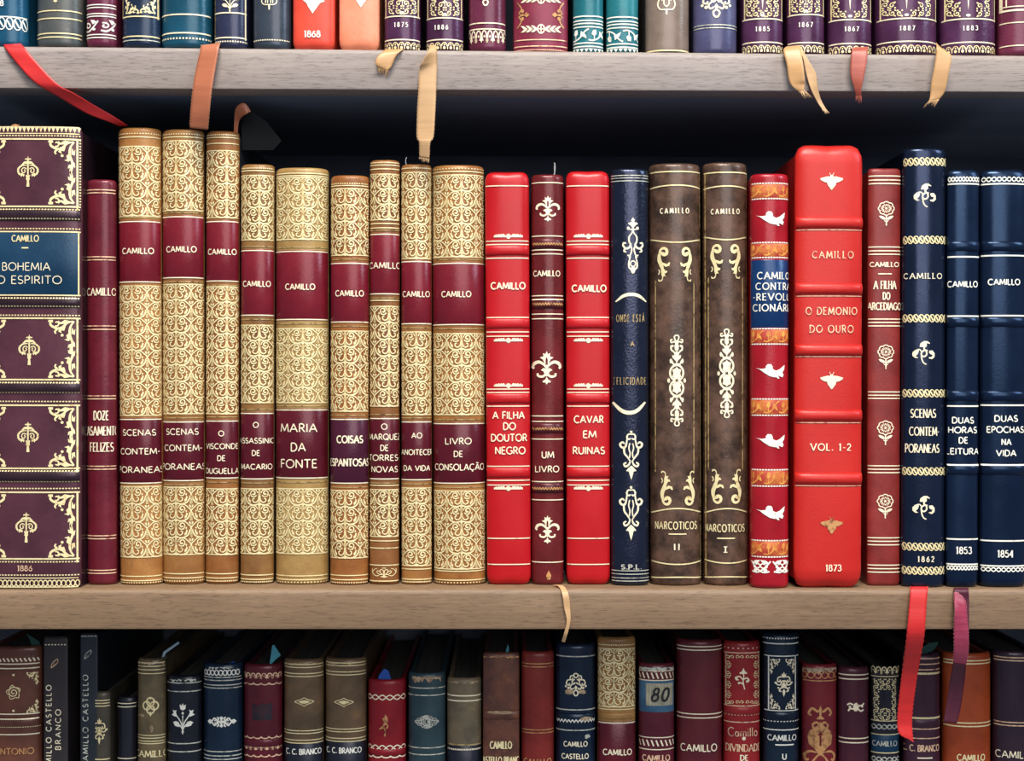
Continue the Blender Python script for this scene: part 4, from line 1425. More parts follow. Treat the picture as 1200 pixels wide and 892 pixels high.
for geo, lab, c_, rows, yr, hy in (
        ((1107.5, 1147, 198, 689, 1110.5, 1147.5), 'short navy book with raised bands, between the tall navy book and its wider twin', 1128.5,
         [('CAMILLO', 333, 6.5, 36), ('DUAS', 492.6, 6.8, 25), ('HORAS', 504, 6.8, 34), ('DE', 516, 6.8, 10), ('LEITURA', 529, 6.8, 40)], ('1853', 645), (215.4, 301, 370.5, 476, 545, 632, 661.5)),
        ((1148, 1203, 198, 689, 1148.5, 1204), 'wider navy book with raised bands, last in the middle row beside its narrow twin', 1177,
         [('CAMILLO', 330.5, 6.5, 37), ('DUAS', 490.5, 6.8, 27), ('EPOCHAS', 503.5, 6.8, 44), ('NA', 518, 6.8, 11), ('VIDA', 531, 6.8, 23)], ('1854', 649), (215.4, 299.5, 370, 475, 545, 634, 663.5))):
    m = leather('leather_blue', (13, 23, 42), (9, 17, 32), 0.4, 40, 0.24, spec=0.55, tint=(.35, .58, 1.0), bump=0.06)
    b = mid(*geo[:4], m, lab, xlt=geo[4], xrt=geo[5], gold='white', bulge=0.42, cap=0.0022)
    for y in (288.5, 377.5, 464, 550.5):
        b.band(y, 6, 2.6)
    b.h(*hy, t=1.9, f=0.93)
    b.rep(TWIST, 210, 5, 5, 0.9)
    b.rep(TWIST, hy[-1] + 4.2, 5, 4.5, 0.9)
    for s_, y_, h_, w_ in rows:
        b.text(s_, c_ + (2 if c_ > 1150 and y_ > 400 else 0), y_, h_, w_, 1.5)
    b.text(yr[0], c_ + 1, yr[1], 7.6, 18, 1.5, True)
    b.done()

# ------------------------------------------------------------------ upper row: only the feet of the books are in the picture
GT = 'old bound books in the upper row'


def top(xl, xr, yb, col, lab, col2=None, gold='pale', rough=0.26, wear=None, hgt=455, **kw):
    m = leather('leather_top', col, col2, 0.5, 60, rough, wear=wear, wear_amt=0.6, bump=0.1)
    kw.setdefault('bulge', 0.64)
    return Book(xl, xr, yb - hgt, yb, m, lab, GT, Y0=YF + 0.0022, gold=gold, **kw)


b = top(-19, 33, 53.5, (24, 78, 106), 'teal blue book with row of white rings, above the red ribbon', (17, 60, 84), 'white', hgt=440)
b.h(19.5, t=1.4)
b.rep(CHAIN, 27.5, 7, 14, 0.92)
b.rep(SLASH, 27.5, 7, 8, 0.92)
b.text('1868', -4, 4, 6, 17, 1.4)
b.done()
b = top(43, 97, 54, (84, 84, 80), 'worn grey-olive book with gold rules, next to the teal blue ring-banded book', (54, 62, 66), 'gilt', 0.34, wear=(150, 124, 78), hgt=430)
b.h(12.5, 21.5, 39, 43.5, t=1.5, f=0.9)
b.orn(FLEURON, 65, -8, 10, 12)
b.done()
b = top(101, 137, 54, (104, 40, 62), 'slim burgundy book with white scroll band, between grey-olive and navy books', (80, 28, 46), 'white', hgt=450)
b.h(5.5, 8.8, 16, 19, 40.5, 44, t=1.3)
b.rep(SCROLLS, 30, 2, 14, 0.95)
b.done()
b = top(143, 188, 54.5, (30, 46, 68), 'navy book with gold scroll corners in a ruled frame', (22, 32, 48), 'gilt', hgt=460)
b.h(19.2, 42.5, t=1.6)
b.h(47, t=1.2, key='silver')
b.vf(0.93, -200, 21, 1.4)
b.vf(-0.93, -200, 19, 1.4)
for m_, x in ((False, 147), (True, 183.5)):
    b.orn(CORNER, x, 17.5, 17, 17, mirror=m_)
b.done()
b = top(189, 248, 55, (24, 76, 98), 'broad teal book with gold rules and one dotted line', (18, 58, 74), 'pale', hgt=450)
b.h(16.8, 38.5, t=1.8)
b.dots(44.8, 19, 2, 2)
b.done()
b = top(251, 290, 56, (44, 48, 72), 'slim dark navy book with white bouquet, above the orange ribbon', (34, 38, 58), 'pale', hgt=455)
b.h(15, 44, t=1.6)
b.vf(0.93, -200, 46, 1.2)
b.vf(-0.93, -200, 46, 1.0, key='dull')
b.orn(BOUQUET, 269.5, 2, 12, 13)
b.dots(48.5, 16, 1.8, 1.6)
b.done()
b = top(296, 341, 56.5, (58, 66, 78), 'dark slate book with small white cartouche, beside the orange-red dated book', (40, 46, 54), 'pale', hgt=450)
b.orn(both([S_([(0, -.3), (.6, -.28), (.9, .2), (.7, .9)], .14), F_([(0, -.3), (.1, -.4), (.08, -1.0), (0, -1.1)]), ('s', [(.18, -.1), (.18, .7)], .14), ('s', [(.42, -.1), (.42, .7)], .14)]), 315.5, 3, 10, 8)
b.dots(46.8, 19, 1.8, 1.4, key='pale')
b.done()
CHEV = [F_([(-1, .5), (-.7, .3), (-.3, .44), (0, .3), (.3, .5), (.8, .44), (1, .2), (.6, .0), (.5, -.16), (0, -1.0), (-.4, -.3), (-.5, 0)])]
b = top(343, 393, 57.5, (224, 78, 56), 'orange-red book dated 1868', (204, 62, 46), 'white', 0.36, hgt=470, bulge=0.34, p=2.6, cap=0.0025)
b.orn(CHEV, 366.5, 4, 14, 12)
b.text('1868', 366, 40, 7, 18.5, 1.6, True)
b.done()
b = top(397, 445, 58.5, (234, 154, 122), 'salmon pink book without a date, beside the orange-red dated book', (226, 128, 92), 'white', 0.4, hgt=470, bulge=0.34, p=2.6, cap=0.0030)
b.orn(CHEV, 423, -1, 12, 10)
b.done()

PUR, PUR2 = (80, 42, 76), (56, 27, 48)


def purple(xl, xr, yb, yl, year, yx, yy, ybl, lab, seed, full=False):
    bk = top(xl, xr, yb, PUR, lab, PUR2, 'gilt', 0.22, hgt=440 + seed * 3)
    bk.h(yl, ybl, t=1.6, f=0.95, key='pale')
    bk.vf(0.9, -200, yl, 1.2)
    bk.vf(-0.9, -200, yl, 1.2)
    w = xr - xl
    x0, x1 = xl + w * 0.09, xr - w * 0.09
    if full:
        keep = lambda fx, fy: (fx - .5) ** 2 / .06 + (fy - .25) ** 2 / .36 > 1
    else:
        keep = lambda fx, fy: abs(fx - .5) > 0.30 - 0.20 * max(0, fy - .75) * 4 or fy > .93 and abs(fx - .5) > .12
    filigree(bk, x0, x1, yl - 78, yl - 2, keep, key='gilt', step=8.6, seed=seed)
    c = (xl + xr) / 2
    bk.orn(DOT, c, yl - 4, 2.6, 1.6, key='white')
    bk.orn([F_([(-.3, 1), (.3, 1), (0, -1)])], c, yl - 18, 4, 8, key='pale')
    bk.rep(CUPS, (ybl + yb) / 2 + 1, max(6, round(w / 6.5)), 9, 0.93, key='gilt')
    bk.text(year, yx, yy, 5, 16 if w < 60 else 17, 1.0, True, key='white', gap=.55)
    return bk.done()


purple(450, 493, 58.5, 19, '1875', 470, 29, 46.5, 'purple gilt book dated 1875, beside the salmon pink book', 1, True)
purple(499, 543.5, 59, 21, '1886', 517, 32, 46.5, 'purple gilt book dated 1886, above the long pale ribbon', 2, True)
b = top(549, 593, 59.5, (104, 42, 66), 'burgundy-purple book with gold lace border at its foot', (82, 30, 46), 'pale', hgt=450)
b.orn(CREST, 569, -6, 14, 14, key='pale')
b.h(27, 34, t=1.5)
b.rep(LACE, 43, 4, 15, 0.94)
b.done()
b = top(601, 666, 62, (134, 44, 66), 'wide burgundy book with gold laurel spray', (104, 32, 48), 'rose', 0.34, hgt=470, bulge=0.4)
b.h(46.5, 54, t=1.3)
b.dots(58.5, 32, 1.5, 1.3)
LEAFROW = both([F_([(x_, .0), (x_ + .2, .28), (x_ + .34, .3), (x_ + .18, .0)]) for x_ in (.14, .38, .62)] + [F_([(x_, -.02), (x_ + .2, -.26), (x_ + .34, -.26), (x_ + .18, -.02)]) for x_ in (.14, .38, .62)])
for y_ in (34, -1):
    b.orn(LEAFROW, 634, y_, 25, 14, key='pale')
    b.orn([('s', arc(0, 0, .8, 1, 0, 360, 14), .3), F_(disc(0, 0, .3, 8)), ('s', [(-.8, 0), (.8, 0)], .2), ('s', [(0, -1), (0, 1)], .2)], 634, y_, 5, 5, key='pale')
for m_, x in ((False, 611), (True, 656)):
    b.orn([S_([(-.4, 1), (0, .5), (-.2, .1), (.6, 0)], .12), S_([(-.4, -1), (0, -.5), (-.2, -.1), (.6, 0)], .12), F_(disc(.1, .3, .16, 7)), F_(disc(.1, -.3, .16, 7)), F_([(.2, 0), (.5, .2), (.8, 0), (.5, -.2)])], x, 18, 12, 15, mirror=m_, key='bronze')
b.done()
for xl_, xr_, lab, off in ((671, 707.5, 'first of two slim teal books with white leaf bands, against the wide burgundy book', 0), (710, 748.5, 'second of two slim teal books with white leaf bands, against the taupe book', 1)):
    b = top(xl_, xr_, 62, (38, 118, 124), lab, (24, 88, 98), 'white', 0.3, hgt=446)
    b.h(19 + off, 24 + off, 27.5 + off, 31.5 + off, 50.5 + off, 54.5 + off, t=1.6)
    b.rep(RINCEAU, 41 + off, 2, 14, 0.95, flip=bool(off))
    b.rep(TEETH, 59, 8, 4, 0.9)
    b.done()
b = top(756, 808, 62, (134, 116, 104), 'taupe book with single white tulip emblem', (104, 88, 76), 'pale', 0.26, hgt=470)
b.orn(TULIP, 781, 4, 14, 14)
b.h(59, t=1.8, key='gilt')
b.done()
b = top(812, 864, 62.5, (80, 80, 112), 'slate violet book with white drop ornament, beside the taupe book', (58, 56, 84), 'pale', 0.26, hgt=460)
b.orn(CREST, 839.5, 4, 18, 18, key='pale')
b.h(29, 32.5, t=1.2, key='silver')
b.done()
purple(869, 918, 62.5, 22, '1885', 893.5, 34, 49.5, 'purple gilt book dated 1885, beside the slate violet book', 3, True)
purple(922, 966.5, 62.5, 17, '1867', 944, 29, 50, 'purple gilt book over the pair of pale ribbon ends', 4, True)
purple(970, 1022, 63, 23, '1867', 998, 34, 51, 'purple gilt book over the short rust ribbon', 5)
purple(1026, 1098.5, 63, 21.5, '1887', 1063, 33, 48.5, 'widest purple gilt book, dated 1887, with the buff ribbon at its corner', 6)
purple(1102, 1167, 63.5, 22, '1883', 1137, 33, 49.5, 'wide purple gilt book dated 1883, beside the framed wine book', 7)
b = top(1170, 1224, 64, (116, 48, 70), 'wine red book with double-ruled frame, last in the upper row', (88, 34, 52), 'pale', 0.3, hgt=460)
b.h(11.5, t=2.4)
b.h(7, 26, 53, t=1.3)
b.vf(-0.94, -200, 12, 2.2)
b.vf(-0.78, -200, 7, 1.2)
b.done()

# ------------------------------------------------------------------ lower row: its feet are below the picture
GL = 'old bound books in the lower row'
YL = 0.038


def low(xl, xr, yt, col, lab, col2=None, gold='gilt', rough=0.36, wear=None, wear_amt=0.6, Y=YL, zb=ZB, mottle=0.5, **kw):
    m = leather('leather_low', col, col2, mottle, 60, rough, wear=wear, wear_amt=wear_amt, bump=0.12)
    kw.setdefault('bulge', 0.62)
    yb = CY - ZB / (S * (D + Y) / D)
    return Book(xl, xr, yt, yb, m, lab, GL, Y0=Y, gold=gold, **kw)


b = low(-17, 49, 758, (110, 66, 50), 'brown book with gold rosette, first in the lower row', (82, 48, 38), 'gilt', bulge=0.36)
b.rep(SLASH, 773.5, 14, 4, 0.92, key='pale')
b.band(847, 6, 2.4)
b.h(778.3, 783.5, 837, 842.5, 861, t=1.4, key='pale')
b.dots(852, 26, 1.8, 1.3)
for y in (791, 833):
    b.orn(DOT, 16, y, 1.5)
b.orn([('s', spiral(0, 0, 1.0, .12, 0, 700, 40), .17)] + [S_([(math.cos(a_) * .9, math.sin(a_) * .9), (math.cos(a_ + .5) * 1.25, math.sin(a_ + .5) * 1.25), (math.cos(a_ + 1.1) * .95, math.sin(a_ + 1.1) * .95)], .14) for a_ in (0, 1.26, 2.5, 3.8, 5.0)], 16, 811.5, 6.8)
for m_, x in ((True, 46), (False, -14)):
    b.orn(CORNER, x, 786.5, 12, -12, mirror=m_)
    b.orn(CORNER, x, 834, 12, 12, mirror=m_)
b.text('ANTONIO', 16, 880.5, 7, 46, 1.4, key='bronze')
b.done()

for xl_, xr_, yt, lab, cols, col in ((51, 80, 746, 'flat dark brown book with upright lettering in two columns', ((57.5, 'CAMILLO CASTELLO', 857, 108), (68.5, 'BRANCO', 855, 47)), (48, 42, 42)),
                                     (94, 115, 742, 'flat black book with upright lettering in one column', ((100.5, 'CAMILLO CASTELLO', 845, 108),), (34, 38, 44))):
    b = low(xl_, xr_, yt, col, lab, tuple(v * 0.8 for v in col), 'pale' if xl_ < 60 else 'silver', 0.5, bulge=0.10, p=4.5)
    for x_, s_, y_, w_ in cols:
        b.text(s_, x_, y_, 6, w_, 1.2, False, vertical=True, gap=.42)
    b.dots(755.5 if xl_ < 60 else 745.5, 7, 2, 1.3, 0.88)
    b.orn(LEAFOUT, (xl_ + xr_) / 2 - 1.5, 777.5 if xl_ < 60 else 767, 6, 7, rot=-38, key='rose' if xl_ < 60 else 'silver')
    b.done()
b = low(107, 130, 811, (74, 66, 52), 'small olive book with gold leaf lozenge, in front of the flat black book', (54, 52, 46), 'gilt', Y=YL - 0.0, zb=ZB)
b.h(821, 824.3, 827.6, 890, t=1.2, f=0.85)
b.orn(ARABESQUE, 116.5, 857, 11, 16)
b.done()
b = low(137, 160.5, 817, (30, 30, 36), 'small black book with thin rules, half hidden by the stained olive book', (24, 24, 30), 'pale', Y=YL + 0.006)
b.h(824.5, 828.5, 889, t=1.2, f=0.9)
b.done()
b = low(161, 194.5, 772, (112, 96, 66), 'stained olive book with gold quatrefoil and torn pale slip', (70, 62, 48), 'gilt', wear=(160, 116, 70), wear_amt=0.5, mottle=0.7)
b.h(777, 781, 785, 789.5, 862, 865.2, 868.8, 871.6, t=1.1, f=0.9)
b.orn([('s', arc(0, .4, .42, .42, 0, 360, 14), .16), ('s', arc(0, -.4, .42, .42, 0, 360, 14), .16), ('s', arc(.42, 0, .42, .42, 0, 360, 14), .16), ('s', arc(-.42, 0, .42, .42, 0, 360, 14), .16), F_([(0, .9), (.12, .75), (0, .6), (-.12, .75)]), F_([(0, -1.1), (.2, -.8), (0, -.6), (-.2, -.8)])], 176.5, 827, 10.5, 11.5)
b.text('CAMILLO', 177, 883.5, 7, 44, 1.3, True)
patch(b, 166, 838, 5, 2, 3)
patch(b, 178, 854, 3, 5, 4)
torn(b, 2, 5)
b.done()
b = low(195.5, 236.5, 792, (25, 27, 33), 'black book with silver bouquet and ragged teal head', (18, 20, 26), 'white', 0.3)
b.h(800.5, 810.5, 871.5, 881, t=1.4, f=0.93, key='silver')
b.orn(BOUQUET, 214.3, 842.5, 14.5, 18.5)
torn(b, 5, 4, 'silver', 0.6)
b.done()
b = low(238, 284.5, 778, (20, 38, 56), 'dark blue book with horizontal silver spray', (15, 28, 42), 'white', 0.3)
b.rep(CHAIN, 788.5, 9, 6, 0.75)
b.h(794, 797.5, 803, 806.5, 881, 886, 890, t=1.3, f=0.94, key='silver')
b.orn(SPRAY, 259.5, 846, 17, 14)
torn(b, 7, 3, 'silver', 0.5)
b.done()
b = low(285.5, 331, 779, (94, 28, 38), 'burgundy book with blackened square ornament and teal paper corner', (70, 20, 28), 'rose', 0.32)
b.rep(LACE, 792.5, 4, 7, 0.9)
b.rep(SCALLOP, 801.5, 6, 3, 0.92)
b.rep(SCALLOP, 864.5, 6, 3, 0.92)
b.rep(LACE, 876.5, 4, 6, 0.9)
b.rep(SCALLOP, 886, 6, 3, 0.92)
b.band(871, 5, 2)
b.orn([F_([(-1, -1), (1, -1), (1, 1), (.4, .8), (0, 1), (-.5, .7), (-1, 1)])], 307, 834, 11.5, 10, key='blindtool')
b.orn(CREST, 307, 834, 10, 9, key='blind')
b.done()
DKL = leather('leather_label_ink', (25, 26, 36), (18, 19, 28), 0.5, 60, 0.34)
for xl_, xr_, yt, lab, dx, ty, d_ in ((332.5, 379.5, 773, 'olive brown book with thin gold lozenge, beside the burgundy book', (356.5, 822.5), 881, 0), (381, 429.5, 772, 'olive brown book with thin gold lozenge, beside the bright crimson book', (403, 823), 879.5, -2)):
    b = low(xl_, xr_, yt, (112, 88, 62), lab, (82, 66, 48), 'gilt', wear=(150, 110, 60), wear_amt=0.4, mottle=0.7)
    b.label(872 + d_, 960, DKL, text='ink blue title label')
    b.h(779 + d_, 782.3 + d_, 789.5 + d_, 793 + d_, 856.5 + d_, 859.7 + d_, 867.5 + d_, 871 + d_, t=1.2, f=0.93)
    b.orn(DIAMOND, dx[0], dx[1], 11, 8)
    b.text('C. C. BRANCO', dx[0] - 1, ty, 6, 44, 1.2, True, key='white')
    torn(b, int(xl_), 4, 'dull', 0.7)
    b.done()
b = low(431, 476, 797, (140, 26, 34), 'crimson book with golden swallow and blue paper slip', (110, 18, 26), 'pale', 0.34)
b.rep(TWIST, 817.5, 3, 5.5, 0.9)
b.rep(TWIST, 876.5, 3, 5.5, 0.9)
b.rep(SCALLOP, 887, 5, 3, 0.92)
b.band(882, 4, 1.8)
b.orn(SWALLOW, 450, 850, 13, 13, key='bronze')
b.done()
b = low(478, 522.5, 789, (46, 66, 70), 'grey-teal book with silver flower cluster and frayed head', (34, 50, 56), 'silver', 0.4)
b.h(806.5, 815, 876.5, 884.5, t=1.3, f=0.92)
b.orn([(k, [(y, x) for x, y in p], w) for k, p, w in CREST] + [(k, [(-y, x) for x, y in p], w) for k, p, w in CREST], 500, 846, 14, 8)
torn(b, 9, 9, 'scuff', 0.62)
b.done()
b = low(523.5, 564.5, 795, (118, 102, 76), 'worn khaki book with dark lower label, beside the grey-teal book', (84, 76, 60), 'dull', 0.5, wear=(150, 126, 84), wear_amt=0.5, mottle=0.8)
b.label(874.5, 960, DKL, text='ink blue title label')
b.h(815.5, 821.5, t=1.6, f=0.95, key='pale')
b.h(873, t=1.6, f=0.95, key='dull')
b.dots(878.5, 22, 1.6, 1.8, key='pale')
torn(b, 12, 3, 'scuff', 0.8)
b.done()
b = low(565.5, 609, 765, (112, 66, 48), 'scuffed brown book with gold author name, beside the khaki book', (70, 44, 38), 'gilt', 0.42, wear=(150, 92, 50), wear_amt=0.5, mottle=0.8, bulge=0.24, p=3)
b.band(838, 5.5, 2.6)
patch(b, 586, 834.5, 17, 2.2, 5)
b.text('CAMILLO', 587, 873, 8, 25, 1.5, True)
b.text('CASTELLO BRANCO', 587, 890.5, 7, 52, 1.3, True)
torn(b, 14, 3, 'bronze', 0.9)
b.done()
b = low(610.5, 649.5, 764, (132, 44, 36), 'plain chestnut red book with paired gold rules', (104, 32, 28), 'gilt', 0.32)
b.h(778, 781.7, 855.5, 859, t=1.3, f=0.93, key='bronze')
b.text('CAMILLO', 630, 893, 7, 34, 1.4, key='bronze')
b.done()
b = low(651, 698, 755, (20, 34, 52), 'navy book with scuffed crest, below the thin hanging ribbon', (14, 24, 38), 'pale', 0.26)
b.band(842, 6, 2.2)
b.h(769.5, 832, 856, t=1.5, f=0.93, key='silver')
b.rep([('s', [(0, .5), (.5, -.5), (1, .5)], 1.3)], 844.5, 12, 3.4, 0.85, key='white')
b.orn(CREST, 674.8, 803, 13, 14)
patch(b, 666.5, 811, 6, 4, 20)
patch(b, 682, 811, 6, 3, 21)
patch(b, 687, 842, 8, 4, 22)
patch(b, 688, 863, 4, 3.5, 23, 'silver')
b.text('CAMILLO', 674.5, 872, 5.6, 28, 1.2, key='pale')
b.text('CASTELLO', 674, 886.5, 5.6, 32, 1.2, key='pale')
b.done()
m = leather('leather_tan', (166, 122, 66), (126, 88, 46), 0.4, 70, 0.42, wear=(100, 70, 42), wear_amt=0.5)
b = Book(700, 745, 747, CY - ZB / (S * (D + YL) / D), m, 'tan book with gilt scroll lattice, the only one in the lower row', GL, Y0=YL, gold='gilt', bulge=0.46)
b.label(846, 960, LABEL[1], text='dark claret title label')
b.band(839.5, 4, 1.6)
b.dots(756, 20, 1.6, 1.4)
lattice(b, 760.5, 828.5, 719.5)
b.h(831.5, t=1.2)
b.h(847.5, t=1.5, key='pale')
b.text('CAMILLO', 723.7, 881.5, 6.5, 34, 1.4, key='pale')
b.done()
b = low(748, 790.5, 778, (96, 34, 40), 'claret book with handwritten paper number sticker', (78, 26, 38), 'rose', 0.34, wear=(60, 60, 70), wear_amt=0.2)
STK = plain('sticker_blue', (70, 108, 134), 0.7, (44, 80, 108), 120)
PAP = plain('sticker_paper', (196, 184, 150), 0.8, (150, 140, 112), 160)
b.label(798, 835, STK, 'number_sticker', 0.97, text='blue bordered number sticker')
u_ = b.label(800.5, 828, PAP, 'sticker_paper', x0=757, x1=788.5, text='cream paper panel')
b.text('80', 774.5, 814, 15, 20, 2.9, key='inkblack', slant=0.22, gap=.3, eps=0.0006)
for y in (792, 871):
    b.rep(SLASH, y, 9, 7, 0.9, key='pale')
b.h(786.5, 797.5, 864.5, 878.5, t=1.3, key='pale')
b.text('CAMILLO', 769, 888.5, 6.5, 33, 1.4, True, key='rose')
torn(b, 17, 7, 'silver', 0.85)
b.done()
b = low(792.5, 847, 750, (98, 34, 36), 'wide plain maroon book with paired gold rules', (76, 26, 34), 'pale', 0.32)
b.h(758, 762, 837, 841.5, t=1.4, f=0.92)
b.text('CAMILLO', 819, 876.5, 8, 44, 1.5)
b.done()
b = low(847.5, 891, 752, (154, 38, 36), 'red book with gold sprig in a scrolled frame', (130, 28, 34), 'rose', 0.34)
b.dots(760, 9, 2, 1.6)
b.h(765.3, 827.5, 846.5, t=1.4)
b.band(833, 5, 2)
b.dots(838, 14, 1.8, 1.4)
for f_e in (-0.9, 0.9):
    b.vf(f_e, 765, 827, 1.1)
for k_ in range(10):
    y_ = 770 + k_ * 5.8
    for m_, x_ in ((False, 853), (True, 886)):
        b.orn([('s', spiral(0, 0, .9, .2, 200, -160, 12), .28), F_(disc(.9, .6, .25, 6))], x_, y_, 3, mirror=m_, flip=bool(k_ % 2), key='gilt')
for k_ in range(5):
    for y_ in (770, 823):
        b.orn([('s', spiral(0, 0, .9, .2, 200, -160, 12), .28)], 858 + k_ * 5.8, y_, 2.6, mirror=bool(k_ % 2), key='gilt')
b.orn(SPRIG, 871, 796, 13, 13.5, key='pale')
b.text('Camillo', 871, 858, 10, 36, 1.3, key='rose')
b.orn(DOT, 871.7, 865.5, 2.2, key='pale')
b.text('DIVINDADE', 871.5, 876.5, 8, 44, 1.3, True, key='rose')
b.text('DE', 872, 888, 6, 9, 1.4, True, key='pale')
b.done()
b = low(893.5, 936.5, 743, (18, 33, 48), 'dark blue book with silver arabesque in a ruled box', (12, 23, 35), 'white', 0.3)
b.dots(748.5, 16, 1.8, 1.5)
b.h(754.5, 855.5, t=1.4, f=0.93)
b.h(769, 833, t=1.3, f=0.82)
for f_e in (-0.74, 0.74):
    b.vf(f_e, 769, 833, 1.3)
b.band(839.5, 5.5, 2)
b.dots(845.5, 14, 2, 1.4)
for m_, x_ in ((False, 902), (True, 931)):
    b.orn(CORNER, x_, 771.5, 11, -14, mirror=m_, key='pale')
    b.orn(CORNER, x_, 830.5, 11, 14, mirror=m_, key='pale')
b.orn(ARABESQUE, 918.5, 802, 13, 15, key='pale')
b.text('CAMILLO', 917, 864.7, 6, 35, 1.3, True)
b.orn([F_([(-1, -.5), (1, -.5), (1, .5), (-1, .5)])], 919.5, 873, 11, 1.5)
b.text('U', 919, 886.5, 6.5, 4.5, 1.3, True)
b.done()
b = low(939.5, 981, 779, (116, 34, 36), 'red book with golden vase ornament and torn head', (98, 26, 36), 'gilt', 0.34)
b.h(798, t=1.4, key='bronze')
b.rep(CHAIN, 791.5, 6, 7, 0.92, key='bronze')
b.orn(VASE, 961.3, 862, 23, 35, key='bronze')
torn(b, 23, 8, 'cloth', 0.9)
b.done()
b = low(982, 1018.5, 782, (72, 29, 38), 'dark maroon book with small pale rosebud, beside the vase-ornament book', (62, 26, 38), 'pale', 0.32)
b.h(791, 796, 865.5, 870.5, t=1.5, f=0.92)
b.orn(ROSEBUD, 1003, 829, 10, 9)
b.done()
b = low(1020, 1054, 781, (30, 27, 33), 'black book with dense gold border round an empty oval', (26, 24, 32), 'gilt', 0.34)
b.label(861.5, 882, BLUE, text='blue title label')
b.rep(LACE, 786, 3, 9, 0.9)
b.h(793, 845, 861, 882.5, t=1.2, f=0.92)
filigree(b, 1023, 1051, 795, 844, lambda fx, fy: (fx - .5) ** 2 / .07 + (fy - .52) ** 2 / .06 > 1, key='gilt', step=7.0)
b.rep(TWIST, 852, 3, 5, 0.85, key='silver')
b.text('CAMILLO', 1037, 871.5, 5.6, 30, 1.1, True, key='silver')
b.rep(TWIST, 890, 3, 5, 0.85, key='silver')
b.done()
b = low(1058, 1102, 767, (66, 36, 48), 'dark purple ribbed book behind the long red ribbon', (54, 28, 42), 'rose', 0.36)
b.h(772, 778.5, 785, 854.5, 865.5, t=1.4, f=0.93)
b.h(789.5, 841.8, t=2.6, f=0.93, key='gilt')
b.band(848, 5.5, 2)
b.text('C. C. BRANCO', 1080, 877, 7, 46, 1.4, True, key='rose')
b.orn([F_([(-1, -.5), (1, -.5), (1, .5), (-1, .5)])], 1084, 888.5, 9, 1.5, key='pale')
b.done()
b = low(1104, 1161.5, 766, (170, 74, 34), 'orange-brown book with paired gold rules, behind the pink ribbon', (136, 54, 26), 'gilt', 0.36)
b.h(774.5, 778, 847.5, 851.5, t=1.6, f=0.94)
b.text('CAMILLO', 1138.5, 888, 7, 33, 1.5, key='gilt')
b.done()
b = low(1163, 1219, 763, (46, 31, 39), 'near-black purple book with paired rules, last in the lower row', (40, 28, 40), 'rose', 0.32)
b.h(771, 774.5, 847, 850.7, t=1.5, f=0.94)
b.text('CAMILLO', 1190, 884.5, 8, 46, 1.4, key='pale')
b.done()


